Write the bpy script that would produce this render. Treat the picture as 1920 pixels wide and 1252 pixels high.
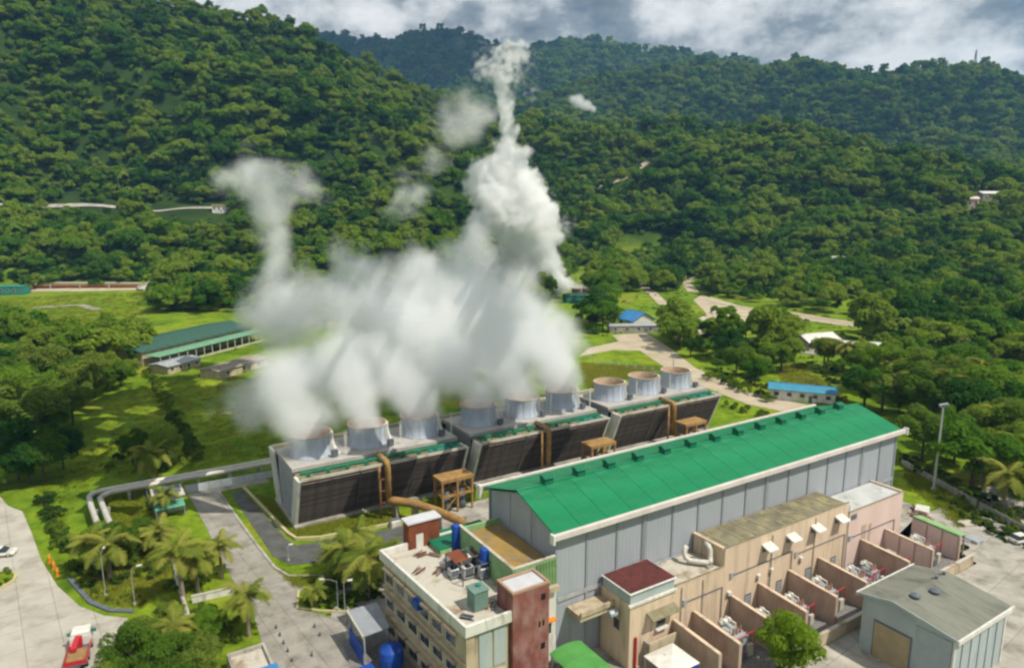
import bpy, bmesh, math, random
import numpy as np
from mathutils import Vector, Matrix

random.seed(7)
rng = np.random.default_rng(11)
scene = bpy.context.scene
for o in list(bpy.data.objects):
    bpy.data.objects.remove(o)
C = scene.collection

# ------------------------------------------------------------------ camera
CAM_H = 55.0
FPX = 1300.0                                   # focal length in pixels of the 1920 px wide photograph
PIT = math.atan2(626 - 385, FPX)
cam = bpy.data.cameras.new('camera')
cam.sensor_width = 36.0
cam.lens = 36.0 * FPX / 1920.0
cam.clip_start = 0.5
cam.clip_end = 40000.0
cam_o = bpy.data.objects.new('camera', cam)
cam_o.location = (0, 0, CAM_H)
cam_o.rotation_euler = (math.pi / 2 - PIT, 0, 0)
C.objects.link(cam_o)
scene.camera = cam_o

# ------------------------------------------------------------------ sun and sky
SUN_BEAR, SUN_EL = math.radians(120), math.radians(56)
SD = Vector((math.sin(SUN_BEAR) * math.cos(SUN_EL), math.cos(SUN_BEAR) * math.cos(SUN_EL), math.sin(SUN_EL)))
sun = bpy.data.lights.new('sun', 'SUN')
sun.energy = 4.9
sun.angle = math.radians(0.5)
sun.color = (1.0, 0.94, 0.82)
sun_o = bpy.data.objects.new('sun', sun)
sun_o.rotation_euler = (-SD).to_track_quat('-Z', 'Y').to_euler()
C.objects.link(sun_o)

world = bpy.data.worlds.new('World')
scene.world = world
world.use_nodes = True
wt = world.node_tree
wt.nodes.clear()


def nd(t, typ, **kw):
    n = t.nodes.new(typ)
    for k, v in kw.items():
        if k.startswith('i_'):
            n.inputs[k[2:].replace('_', ' ')].default_value = v
        else:
            setattr(n, k, v)
    return n


def ramp(t, stops, interp='LINEAR'):
    r = t.nodes.new('ShaderNodeValToRGB')
    r.color_ramp.interpolation = interp
    els = r.color_ramp.elements
    while len(els) > 1:
        els.remove(els[-1])
    els[0].position = stops[0][0]
    els[0].color = (*stops[0][1], 1)
    for p, c in stops[1:]:
        e = els.new(p)
        e.color = (*c, 1)
    return r


def build_world():
    t = wt
    out = nd(t, 'ShaderNodeOutputWorld')
    bg = nd(t, 'ShaderNodeBackground', i_Strength=0.088)
    sky = nd(t, 'ShaderNodeTexSky', sky_type='NISHITA', sun_disc=False)
    sky.sun_elevation = SUN_EL
    sky.sun_rotation = SUN_BEAR
    sky.air_density = 1.2
    sky.dust_density = 1.0
    tc = nd(t, 'ShaderNodeTexCoord')

    def cloud_noise(loc, scale, detail, rough, dist):
        mp = nd(t, 'ShaderNodeMapping')
        mp.inputs['Scale'].default_value = (1.0, 1.0, 1.7)
        mp.inputs['Location'].default_value = loc
        t.links.new(tc.outputs['Generated'], mp.inputs['Vector'])
        n = nd(t, 'ShaderNodeTexNoise', i_Scale=scale, i_Detail=detail, i_Roughness=rough, i_Distortion=dist)
        t.links.new(mp.outputs['Vector'], n.inputs['Vector'])
        return n
    LOC = (0.1, 2.5, 0.9)
    big = cloud_noise(LOC, 4.6, 13.0, 0.57, 0.0)
    cov = ramp(t, [(0.325, (0, 0, 0)), (0.36, (1, 1, 1))])
    t.links.new(big.outputs['Fac'], cov.inputs['Fac'])
    # the same cloud field read a little toward the sun: where it thins, the cloud's edge is lit, elsewhere it is grey
    off = cloud_noise((LOC[0] + SD.x * 0.05, LOC[1] + SD.y * 0.05, LOC[2] + SD.z * 0.09), 4.6, 13.0, 0.57, 0.0)
    df = nd(t, 'ShaderNodeMath', operation='SUBTRACT')
    t.links.new(big.outputs['Fac'], df.inputs[0]); t.links.new(off.outputs['Fac'], df.inputs[1])
    sc_ = nd(t, 'ShaderNodeMath', operation='MULTIPLY_ADD')
    t.links.new(df.outputs[0], sc_.inputs[0]); sc_.inputs[1].default_value = 3.6; sc_.inputs[2].default_value = 0.56
    shade = ramp(t, [(0.05, (1.9, 2.3, 2.7)), (0.40, (3.6, 4.0, 4.3)), (0.58, (6.4, 6.7, 6.8)), (0.78, (9.2, 9.3, 9.2)), (1.0, (11.2, 11.2, 11.0))])
    t.links.new(sc_.outputs[0], shade.inputs['Fac'])
    mx = nd(t, 'ShaderNodeMix', data_type='RGBA')
    t.links.new(cov.outputs['Color'], mx.inputs['Factor'])
    t.links.new(sky.outputs['Color'], mx.inputs['A'])
    t.links.new(shade.outputs['Color'], mx.inputs['B'])
    t.links.new(mx.outputs['Result'], bg.inputs['Color'])
    t.links.new(bg.outputs['Background'], out.inputs['Surface'])


build_world()

vs = scene.view_settings
vs.view_transform = 'Standard'
vs.look = 'None'
vs.exposure = 0.0
vs.gamma = 1.0
vs.use_curve_mapping = False
scene.render.engine = 'CYCLES'
cy = scene.cycles
cy.use_denoising = True
cy.max_bounces = 22
cy.diffuse_bounces = 3
cy.glossy_bounces = 2
cy.transmission_bounces = 2
cy.volume_bounces = 20
cy.transparent_max_bounces = 4
cy.caustics_reflective = False
cy.caustics_refractive = False
cy.sample_clamp_indirect = 4.0
cy.use_adaptive_sampling = True
cy.adaptive_threshold = 0.03
cy.filter_width = 2.5
cy.volume_max_steps = 256
cy.volume_step_rate = 1.0

# ------------------------------------------------------------------ picture -> place helpers (used once, to read real positions off the photograph)


def ray(u, v):
    x, y = (u - 960) / FPX, -(v - 626) / FPX
    return np.array([x, math.cos(PIT) + y * math.sin(PIT), -math.sin(PIT) + y * math.cos(PIT)])


def P(u, v, z=0.0):
    d = ray(u, v)
    t = (z - CAM_H) / d[2]
    return Vector((d[0] * t, d[1] * t, z))


def D(u, v, Y):
    d = ray(u, v)
    t = Y / d[1]
    return Vector((d[0] * t, Y, CAM_H + d[2] * t))


def proj(x, y, z):
    z = np.asarray(z) - CAM_H
    zc = y * math.cos(PIT) - z * math.sin(PIT)
    yc = y * math.sin(PIT) + z * math.cos(PIT)
    return 960 + FPX * x / zc, 626 - FPX * yc / zc


ROT = math.radians(32)                          # the plant's long axis
EX = np.array([math.cos(ROT), math.sin(ROT)])
EY = np.array([-math.sin(ROT), math.cos(ROT)])


def W(lx, ly, z=0.0):
    p = EX * lx + EY * ly
    return Vector((p[0], p[1], z))


def Lp(u, v, z=0.0):
    p = P(u, v, z)
    q = np.array([p.x, p.y])
    return float(q @ EX), float(q @ EY)


def inpoly(u, v, poly):
    u = np.asarray(u); v = np.asarray(v)
    r = np.zeros(u.shape, bool)
    n = len(poly)
    for i in range(n):
        x1, y1 = poly[i]
        x2, y2 = poly[(i + 1) % n]
        c = ((y1 > v) != (y2 > v)) & (u < (x2 - x1) * (v - y1) / ((y2 - y1) if y2 != y1 else 1e-9) + x1)
        r ^= c
    return r


# ------------------------------------------------------------------ numpy value noise
_perm = np.random.default_rng(5).random((256, 256))


def vnoise(x, y):
    xi = np.floor(x).astype(int); yi = np.floor(y).astype(int)
    fx = x - xi; fy = y - yi
    fx = fx * fx * (3 - 2 * fx); fy = fy * fy * (3 - 2 * fy)
    a = _perm[xi & 255, yi & 255]; b = _perm[(xi + 1) & 255, yi & 255]
    c = _perm[xi & 255, (yi + 1) & 255]; d = _perm[(xi + 1) & 255, (yi + 1) & 255]
    return (a * (1 - fx) + b * fx) * (1 - fy) + (c * (1 - fx) + d * fx) * fy


def fbm(x, y, o=4):
    s = 0; a = 0.5
    for i in range(o):
        s = s + a * (vnoise(x + 17.3 * i, y - 9.1 * i) - 0.5)
        a *= 0.5; x = x * 2.03; y = y * 2.03
    return s


# ------------------------------------------------------------------ terrain height
def ridge_pts(lst, drop):
    r = []
    for (u, v, Y, w) in lst:
        p = D(u, v, Y)
        r.append((p.x, p.y, p.z - drop, w))
    return r


RIDGES = [
    # hill on the left
    (ridge_pts([(-900, -260, 560, 380), (-300, -150, 700, 400), (0, -75, 800, 400), (300, -10, 860, 420), (480, 22, 880, 430),
                (560, 34, 900, 430), (640, 95, 960, 430), (720, 150, 1000, 430), (800, 172, 1050, 430), (880, 212, 1100, 430), (1000, 262, 1180, 430)], 8), 1.25),
    # middle hill on the right
    (ridge_pts([(900, 262, 1000, 330), (985, 222, 1020, 380), (1100, 230, 1000, 390), (1300, 232, 960, 390), (1450, 238, 920, 390), (1600, 262, 860, 380),
                (1750, 295, 780, 350), (1920, 345, 680, 330), (2300, 430, 540, 270), (2800, 520, 430, 220)], 8), 1.2),
    # green ridge behind it
    (ridge_pts([(980, 190, 1900, 900), (1100, 150, 2000, 1000), (1200, 122, 2100, 1000), (1300, 118, 2100, 1000), (1430, 126, 2050, 1000), (1480, 118, 2000, 1000), (1540, 122, 2000, 1000),
                (1600, 132, 1950, 1000), (1670, 140, 1900, 1000), (1712, 120, 1900, 1000), (1770, 124, 1880, 1000), (1840, 136, 1850, 1000), (1920, 158, 1800, 950), (2200, 190, 1700, 900)], 8), 1.1),
    # far dark mountains
    (ridge_pts([(200, 60, 3600, 1500), (520, 62, 3500, 1500), (620, 64, 3400, 1500), (690, 80, 3400, 1500), (780, 66, 3300, 1500), (840, 52, 3300, 1500), (880, 66, 3300, 1500), (960, 92, 3250, 1500),
                (1010, 86, 3200, 1500), (1055, 70, 3200, 1500), (1120, 78, 3200, 1500), (1190, 94, 3100, 1500), (1230, 98, 3100, 1500), (1330, 112, 3000, 1500), (1500, 130, 2900, 1400)], 12), 1.0),
]


def hgt(x, y):
    x = np.asarray(x, float); y = np.asarray(y, float)
    H = np.zeros(x.shape)
    Q = np.zeros(x.shape)
    for pts, pw in RIDGES:
        best = np.zeros(x.shape)
        bq = np.zeros(x.shape)
        for (a, b) in zip(pts[:-1], pts[1:]):
            dx, dy = b[0] - a[0], b[1] - a[1]
            t = np.clip(((x - a[0]) * dx + (y - a[1]) * dy) / (dx * dx + dy * dy), 0, 1)
            d = np.hypot(x - a[0] - t * dx, y - a[1] - t * dy)
            zc = a[2] + t * (b[2] - a[2]); w = a[3] + t * (b[3] - a[3])
            q = np.clip(1 - d / w, 0, 1)
            zz = zc * q ** pw
            bq = np.where(zz > best, q, bq)
            best = np.maximum(best, zz)
        Q = np.where(best > H, bq, Q)
        H = np.maximum(H, best)
    amp = np.clip(H / 60, 0, 1)
    n = fbm(x / 170, y / 170, 4)
    gul = 1 - np.abs(fbm(x / 300 + 7, y / 300 - 4, 3)) * 5.0          # spurs and gullies
    H = H + amp * np.clip(1.15 - Q ** 3, 0, 1) * (gul - 0.55) * np.clip(H * 0.30, 0, 62)
    H = H + amp * (n * 30 + np.clip(H, 0, 500) * 0.10 * fbm(x / 420 + 3, y / 420, 3))
    return np.maximum(H, 0)


def G(u, v, maxd=4000):
    """the terrain point seen at a pixel"""
    d = ray(u, v)
    t = np.concatenate([np.arange(50, 700, 1.0), np.arange(700, maxd, 6.0)])
    X = d[0] * t; Y = d[1] * t; Z = CAM_H + d[2] * t
    h = hgt(X, Y)
    i = np.argmax(Z <= h) if (Z <= h).any() else len(t) - 1
    return Vector((X[i], Y[i], float(h[i])))


# ------------------------------------------------------------------ materials
MATS = {}


def mat(name, a, b=None, scale=0.6, rough=0.7, metal=0.0, bump=0.0, bscale=8.0, rnd=0.0, detail=6.0, stretch=(1, 1, 1), lo=0.35, hi=0.65, c=None, cs=3.0, cpos=(0.55, 0.75), spec=0.3, ribs=0.0, slabs=0.0):
    """two-tone procedural surface, optional third stain colour, per-object tint"""
    if name in MATS:
        return MATS[name]
    m = bpy.data.materials.new(name)
    m.use_nodes = True
    t = m.node_tree
    p = t.nodes['Principled BSDF']
    p.inputs['Roughness'].default_value = rough
    p.inputs['Metallic'].default_value = metal
    p.inputs['Specular IOR Level'].default_value = spec
    tc = nd(t, 'ShaderNodeTexCoord')
    mp = nd(t, 'ShaderNodeMapping')
    mp.inputs['Scale'].default_value = stretch
    t.links.new(tc.outputs['Object'], mp.inputs['Vector'])
    b = b or tuple(x * 0.8 for x in a)
    n = nd(t, 'ShaderNodeTexNoise', i_Scale=scale, i_Detail=detail, i_Roughness=0.62)
    t.links.new(mp.outputs['Vector'], n.inputs['Vector'])
    r = ramp(t, [(lo, b), (hi, a)])
    t.links.new(n.outputs['Fac'], r.inputs['Fac'])
    col = r.outputs['Color']
    if c:
        n2 = nd(t, 'ShaderNodeTexNoise', i_Scale=cs, i_Detail=7.0, i_Roughness=0.6)
        t.links.new(mp.outputs['Vector'], n2.inputs['Vector'])
        r2 = ramp(t, [(cpos[0], (0, 0, 0)), (cpos[1], (1, 1, 1))])
        t.links.new(n2.outputs['Fac'], r2.inputs['Fac'])
        mx = nd(t, 'ShaderNodeMix', data_type='RGBA')
        t.links.new(r2.outputs['Color'], mx.inputs['Factor'])
        t.links.new(col, mx.inputs['A'])
        mx.inputs['B'].default_value = (*c, 1)
        col = mx.outputs['Result']
    if rnd:
        oi = nd(t, 'ShaderNodeObjectInfo')
        mr = nd(t, 'ShaderNodeMapRange')
        mr.inputs['To Min'].default_value = 1 - rnd
        mr.inputs['To Max'].default_value = 1 + rnd
        t.links.new(oi.outputs['Random'], mr.inputs['Value'])
        hs = nd(t, 'ShaderNodeHueSaturation')
        t.links.new(mr.outputs['Result'], hs.inputs['Value'])
        t.links.new(col, hs.inputs['Color'])
        col = hs.outputs['Color']
    t.links.new(col, p.inputs['Base Color'])
    if slabs:
        mpb = nd(t, 'ShaderNodeMapping'); mpb.inputs['Rotation'].default_value = (0, 0, ROT + 0.35)
        t.links.new(tc.outputs['Object'], mpb.inputs['Vector'])
        bk = nd(t, 'ShaderNodeTexBrick', i_Scale=1.0)
        bk.offset = 0.0
        bk.inputs['Color1'].default_value = (1, 1, 1, 1); bk.inputs['Color2'].default_value = (0.86, 0.86, 0.86, 1); bk.inputs['Mortar'].default_value = (0.5, 0.48, 0.45, 1)
        bk.inputs['Mortar Size'].default_value = 0.05; bk.inputs['Brick Width'].default_value = slabs; bk.inputs['Row Height'].default_value = slabs * 0.8
        t.links.new(mpb.outputs['Vector'], bk.inputs['Vector'])
        ml = nd(t, 'ShaderNodeMix', data_type='RGBA', blend_type='MULTIPLY'); ml.inputs['Factor'].default_value = 0.75
        t.links.new(col, ml.inputs['A']); t.links.new(bk.outputs['Color'], ml.inputs['B'])
        t.links.new(ml.outputs['Result'], p.inputs['Base Color'])
    if ribs:
        wv = nd(t, 'ShaderNodeTexWave', wave_type='BANDS', bands_direction='X', i_Scale=ribs)
        t.links.new(tc.outputs['Object'], wv.inputs['Vector'])
        rr = ramp(t, [(0.0, (0, 0, 0)), (0.12, (1, 1, 1))])
        t.links.new(wv.outputs['Fac'], rr.inputs['Fac'])
        bp = nd(t, 'ShaderNodeBump', i_Strength=0.6, i_Distance=0.05)
        t.links.new(rr.outputs['Color'], bp.inputs['Height'])
        t.links.new(bp.outputs['Normal'], p.inputs['Normal'])
    if bump:
        n3 = nd(t, 'ShaderNodeTexNoise', i_Scale=bscale, i_Detail=5.0)
        t.links.new(mp.outputs['Vector'], n3.inputs['Vector'])
        bp = nd(t, 'ShaderNodeBump', i_Strength=bump, i_Distance=0.1)
        t.links.new(n3.outputs['Fac'], bp.inputs['Height'])
        t.links.new(bp.outputs['Normal'], p.inputs['Normal'])
    MATS[name] = m
    return m


def leaf_mat(name, cols, transl=0.42):
    m = bpy.data.materials.new(name)
    m.use_nodes = True
    t = m.node_tree
    t.nodes.remove(t.nodes['Principled BSDF'])
    out = t.nodes['Material Output']
    oi = nd(t, 'ShaderNodeObjectInfo')
    geo = nd(t, 'ShaderNodeNewGeometry')
    n = nd(t, 'ShaderNodeTexNoise', i_Scale=0.012, i_Detail=4.0)
    t.links.new(geo.outputs['Position'], n.inputs['Vector'])
    n2 = nd(t, 'ShaderNodeTexNoise', i_Scale=0.9, i_Detail=2.0)
    t.links.new(geo.outputs['Position'], n2.inputs['Vector'])
    ad = nd(t, 'ShaderNodeMath', operation='MULTIPLY_ADD')
    t.links.new(n.outputs['Fac'], ad.inputs[0])
    ad.inputs[1].default_value = 1.35
    mu = nd(t, 'ShaderNodeMath', operation='MULTIPLY_ADD')
    t.links.new(oi.outputs['Random'], mu.inputs[0])
    mu.inputs[1].default_value = 0.72
    mu.inputs[2].default_value = -0.52
    t.links.new(mu.outputs[0], ad.inputs[2])
    ad2 = nd(t, 'ShaderNodeMath', operation='MULTIPLY_ADD')
    t.links.new(n2.outputs['Fac'], ad2.inputs[0])
    ad2.inputs[1].default_value = 0.35
    t.links.new(ad.outputs[0], ad2.inputs[2])
    k = len(cols)
    r = ramp(t, [(0.12 + 0.76 * i / (k - 1), c) for i, c in enumerate(cols)])
    t.links.new(ad2.outputs[0], r.inputs['Fac'])
    d = nd(t, 'ShaderNodeBsdfDiffuse')
    tr = nd(t, 'ShaderNodeBsdfTranslucent')
    hs = nd(t, 'ShaderNodeHueSaturation', i_Hue=0.48, i_Value=1.15)
    t.links.new(r.outputs['Color'], hs.inputs['Color'])
    t.links.new(r.outputs['Color'], d.inputs['Color'])
    t.links.new(hs.outputs['Color'], tr.inputs['Color'])
    mx = nd(t, 'ShaderNodeMixShader', i_Fac=transl)
    t.links.new(d.outputs[0], mx.inputs[1])
    t.links.new(tr.outputs[0], mx.inputs[2])
    t.links.new(mx.outputs[0], out.inputs['Surface'])
    MATS[name] = m
    return m


LEAF = leaf_mat('broadleaf', [(0.014, 0.048, 0.013), (0.038, 0.114, 0.017), (0.074, 0.182, 0.020), (0.130, 0.252, 0.023), (0.210, 0.302, 0.035)])
LEAF_BRIGHT = leaf_mat('bright_leaf', [(0.07, 0.14, 0.012), (0.13, 0.24, 0.016), (0.19, 0.30, 0.025)])
PALM = leaf_mat('palm_leaf', [(0.07, 0.11, 0.016), (0.15, 0.19, 0.028), (0.25, 0.26, 0.05)], 0.2)
SHRUB = leaf_mat('shrub_leaf', [(0.022, 0.052, 0.012), (0.055, 0.108, 0.016), (0.12, 0.175, 0.02)], 0.25)
BARK = mat('bark', (0.12, 0.09, 0.065), (0.06, 0.045, 0.03), 2.0, 0.9, bump=0.5)
CONC = mat('concrete', (0.46, 0.43, 0.37), (0.33, 0.31, 0.27), 0.25, 0.9, bump=0.15, c=(0.22, 0.20, 0.165), cs=0.35, cpos=(0.48, 0.68), slabs=6.0)
ROADM = mat('pale_road', (0.50, 0.47, 0.405), (0.39, 0.36, 0.30), 0.16, 0.9, bump=0.12, c=(0.27, 0.245, 0.195), cs=0.22, cpos=(0.5, 0.72), slabs=5.0)
DIRT = mat('dirt_road', (0.50, 0.43, 0.32), (0.38, 0.31, 0.21), 0.12, 0.95, bump=0.3, bscale=2)
ASPH = mat('asphalt', (0.115, 0.115, 0.11), (0.07, 0.07, 0.068), 0.5, 0.9, bump=0.2)
GRAVEL = mat('gravel', (0.25, 0.235, 0.22), (0.13, 0.125, 0.12), 3.0, 0.95, bump=0.6)
WHITE = mat('white_paint', (0.70, 0.69, 0.64), (0.57, 0.56, 0.51), 0.7, 0.6, stretch=(1, 1, 0.3), c=(0.36, 0.33, 0.27), cs=1.0, cpos=(0.52, 0.74))
CREAM = mat('cream_wall', (0.52, 0.43, 0.30), (0.43, 0.35, 0.24), 0.5, 0.85, bump=0.05, stretch=(1, 1, 0.35), c=(0.27, 0.22, 0.155), cs=0.8, cpos=(0.48, 0.7))
PEACH = mat('peach_wall', (0.68, 0.53, 0.385), (0.60, 0.465, 0.335), 0.35, 0.85, bump=0.05, stretch=(1, 1, 0.12), c=(0.36, 0.28, 0.20), cs=0.9, cpos=(0.50, 0.74))
PINK = mat('pink_wall', (0.70, 0.54, 0.48), (0.62, 0.47, 0.41), 0.35, 0.85, stretch=(1, 1, 0.3), c=(0.42, 0.33, 0.28), cs=0.7, cpos=(0.58, 0.82))
PARTN = mat('partition_wall', (0.50, 0.38, 0.30), (0.41, 0.30, 0.235), 0.6, 0.9, bump=0.1, stretch=(1, 1, 0.4), c=(0.34, 0.19, 0.14), cs=0.45, cpos=(0.5, 0.75))
STEEL = mat('wall_sheet', (0.36, 0.385, 0.42), (0.31, 0.335, 0.37), 0.3, 0.5, rnd=0.05, stretch=(1, 1, 0.12), c=(0.25, 0.265, 0.285), cs=0.7, cpos=(0.52, 0.8), ribs=0.5)
STEELD = mat('dark_steel', (0.15, 0.165, 0.19), (0.10, 0.11, 0.13), 1.0, 0.6)
GALV = mat('galvanised', (0.50, 0.52, 0.54), (0.36, 0.38, 0.40), 1.0, 0.45, metal=0.3)
GREEN_ROOF = mat('green_roof', (0.008, 0.205, 0.080), (0.005, 0.160, 0.062), 0.25, 0.55, rnd=0.035, stretch=(0.3, 1.4, 1), c=(0.030, 0.205, 0.10), cs=0.35, cpos=(0.48, 0.72), spec=0.25, ribs=0.32)
GREEN_DK = mat('green_paint', (0.012, 0.17, 0.085), (0.008, 0.115, 0.06), 1.0, 0.5)
GREEN_LT = mat('light_green_wall', (0.27, 0.44, 0.20), (0.20, 0.34, 0.145), 0.5, 0.8, c=(0.14, 0.2, 0.09), cs=0.9, cpos=(0.56, 0.8))
GREEN_CAN = mat('green_canopy', (0.10, 0.33, 0.075), (0.075, 0.26, 0.06), 0.5, 0.6)
FASCIA = mat('fascia', (0.66, 0.60, 0.57), (0.56, 0.50, 0.47), 0.4, 0.6, c=(0.38, 0.34, 0.30), cs=0.6, cpos=(0.6, 0.85))
MAROON = mat('maroon_roof', (0.135, 0.032, 0.03), (0.09, 0.024, 0.022), 0.6, 0.75, c=(0.05, 0.025, 0.018), cs=1.1, cpos=(0.5, 0.65))
BRICKRED = mat('red_stair_wall', (0.24, 0.085, 0.07), (0.155, 0.05, 0.042), 0.35, 0.85, stretch=(1, 1, 0.6), c=(0.34, 0.20, 0.175), cs=0.4, cpos=(0.46, 0.7))
RUST = mat('rust_red', (0.24, 0.075, 0.03), (0.13, 0.035, 0.02), 0.7, 0.85)
MOSS = mat('mossy_roof', (0.26, 0.235, 0.15), (0.13, 0.115, 0.075), 0.35, 0.95, bump=0.2, c=(0.34, 0.30, 0.14), cs=0.6, cpos=(0.52, 0.7))
MOSS2 = mat('yellow_moss_roof', (0.36, 0.22, 0.05), (0.20, 0.14, 0.06), 0.4, 0.95, bump=0.2, c=(0.22, 0.2, 0.15), cs=0.7, cpos=(0.5, 0.66))
GREYROOF = mat('weathered_roof', (0.25, 0.25, 0.205), (0.18, 0.185, 0.15), 0.25, 0.85, stretch=(1, 0.4, 1), c=(0.12, 0.125, 0.10), cs=0.5, cpos=(0.48, 0.66), ribs=0.6)
PALEROOF = mat('pale_roof', (0.56, 0.53, 0.46), (0.44, 0.40, 0.33), 0.35, 0.9, c=(0.27, 0.20, 0.13), cs=0.35, cpos=(0.50, 0.66))
BLUEGREY = mat('blue_grey_wall', (0.40, 0.46, 0.45), (0.33, 0.385, 0.385), 0.4, 0.75, stretch=(1, 1, 0.3), c=(0.26, 0.3, 0.29), cs=0.6, cpos=(0.58, 0.8))
TAN = mat('tan_shutter', (0.40, 0.32, 0.19), (0.33, 0.26, 0.15), 0.8, 0.7)
BLUE = mat('blue_paint', (0.015, 0.075, 0.40), (0.01, 0.055, 0.30), 0.8, 0.5)
BLUE2 = mat('blue_roof', (0.055, 0.24, 0.52), (0.04, 0.18, 0.42), 0.3, 0.6)
TEAL = mat('teal_sheet', (0.04, 0.24, 0.20), (0.025, 0.17, 0.145), 0.5, 0.6)
LOUV = mat('louver', (0.13, 0.105, 0.09), (0.075, 0.06, 0.052), 0.9, 0.8, rnd=0.25)
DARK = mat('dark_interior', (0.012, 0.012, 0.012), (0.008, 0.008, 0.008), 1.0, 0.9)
STACK = mat('stack_shell', (0.46, 0.51, 0.58), (0.37, 0.42, 0.49), 0.5, 0.5, rnd=0.04, stretch=(1, 1, 0.3), c=(0.60, 0.60, 0.60), cs=0.9, cpos=(0.6, 0.85))
STACKIN = mat('stack_inside', (0.58, 0.44, 0.30), (0.40, 0.28, 0.19), 0.7, 0.85)
BROWN = mat('rusty_pipe', (0.36, 0.215, 0.07), (0.25, 0.135, 0.045), 0.8, 0.8, c=(0.42, 0.30, 0.2), cs=1.1, cpos=(0.55, 0.75))
PIPEW = mat('pipe_lagging', (0.58, 0.56, 0.50), (0.46, 0.43, 0.37), 0.7, 0.5, metal=0.1)
GLASS = mat('window_glass', (0.045, 0.06, 0.075), (0.03, 0.04, 0.05), 1.0, 0.15, spec=0.5)
YELLOW = mat('yellow_paint', (0.62, 0.42, 0.04), (0.5, 0.33, 0.03), 1.0, 0.6)
ORANGE = mat('orange_paint', (0.72, 0.26, 0.02), (0.6, 0.2, 0.02), 1.0, 0.6)
RED = mat('red_paint', (0.52, 0.03, 0.04), (0.42, 0.02, 0.03), 1.0, 0.4)
TYRE = mat('tyre', (0.02, 0.02, 0.02), (0.015, 0.015, 0.015), 1.0, 0.9)
CARGO = mat('brown_cargo', (0.34, 0.2, 0.09), (0.22, 0.13, 0.06), 2.0, 0.9)
TRAFO = mat('transformer_grey', (0.40, 0.43, 0.45), (0.30, 0.33, 0.36), 1.0, 0.5)
PORC = mat('porcelain', (0.36, 0.2, 0.15), (0.28, 0.15, 0.11), 2.0, 0.3)
KERB = mat('yellow_kerb', (0.52, 0.46, 0.22), (0.40, 0.36, 0.2), 1.2, 0.85)
TANKGREEN = mat('grey_green_tank', (0.16, 0.26, 0.215), (0.12, 0.20, 0.165), 0.8, 0.6)


def grass_material():
    m = bpy.data.materials.new('grass_ground')
    m.use_nodes = True
    t = m.node_tree
    p = t.nodes['Principled BSDF']
    p.inputs['Roughness'].default_value = 0.95
    p.inputs['Specular IOR Level'].default_value = 0.1
    geo = nd(t, 'ShaderNodeNewGeometry')
    n1 = nd(t, 'ShaderNodeTexNoise', i_Scale=0.035, i_Detail=8.0, i_Roughness=0.62)
    n2 = nd(t, 'ShaderNodeTexNoise', i_Scale=0.45, i_Detail=6.0, i_Roughness=0.7)
    for n in (n1, n2):
        t.links.new(geo.outputs['Position'], n.inputs['Vector'])
    r1 = ramp(t, [(0.30, (0.10, 0.165, 0.012)), (0.45, (0.155, 0.255, 0.015)), (0.56, (0.225, 0.315, 0.018)), (0.70, (0.31, 0.27, 0.045))])
    t.links.new(n1.outputs['Fac'], r1.inputs['Fac'])
    r2 = ramp(t, [(0.3, (0.55, 0.6, 0.55)), (0.65, (1.1, 1.1, 1.05))])
    t.links.new(n2.outputs['Fac'], r2.inputs['Fac'])
    nm = nd(t, 'ShaderNodeTexNoise', i_Scale=0.13, i_Detail=5.0, i_Roughness=0.65)
    t.links.new(geo.outputs['Position'], nm.inputs['Vector'])
    rm = ramp(t, [(0.36, (0.52, 0.60, 0.6)), (0.52, (1.0, 1.0, 1.0)), (0.68, (1.12, 0.98, 0.95))])
    t.links.new(nm.outputs['Fac'], rm.inputs['Fac'])
    mm = nd(t, 'ShaderNodeMix', data_type='RGBA', blend_type='MULTIPLY')
    mm.inputs['Factor'].default_value = 1.0
    t.links.new(r1.outputs['Color'], mm.inputs['A']); t.links.new(rm.outputs['Color'], mm.inputs['B'])
    mx = nd(t, 'ShaderNodeMix', data_type='RGBA', blend_type='MULTIPLY')
    mx.inputs['Factor'].default_value = 1.0
    t.links.new(mm.outputs['Result'], mx.inputs['A'])
    t.links.new(r2.outputs['Color'], mx.inputs['B'])
    # forest floor on the slopes, grass on the level ground
    sx = nd(t, 'ShaderNodeSeparateXYZ')
    t.links.new(geo.outputs['Position'], sx.inputs[0])
    mr = nd(t, 'ShaderNodeMapRange')
    mr.inputs['From Min'].default_value = 6.0; mr.inputs['From Max'].default_value = 30.0
    t.links.new(sx.outputs['Z'], mr.inputs['Value'])
    mf = nd(t, 'ShaderNodeMix', data_type='RGBA')
    t.links.new(mr.outputs[0], mf.inputs['Factor'])
    t.links.new(mx.outputs['Result'], mf.inputs['A'])
    r3 = ramp(t, [(0.35, (0.014, 0.034, 0.009)), (0.6, (0.034, 0.064, 0.011)), (0.75, (0.06, 0.075, 0.016))])
    t.links.new(n1.outputs['Fac'], r3.inputs['Fac'])
    t.links.new(r3.outputs['Color'], mf.inputs['B'])
    t.links.new(mf.outputs['Result'], p.inputs['Base Color'])
    n3 = nd(t, 'ShaderNodeTexNoise', i_Scale=1.6, i_Detail=6.0, i_Roughness=0.7)
    t.links.new(geo.outputs['Position'], n3.inputs['Vector'])
    bp = nd(t, 'ShaderNodeBump', i_Strength=0.9, i_Distance=0.35)
    t.links.new(n3.outputs['Fac'], bp.inputs['Height'])
    t.links.new(bp.outputs['Normal'], p.inputs['Normal'])
    return m


GRASS = grass_material()


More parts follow.
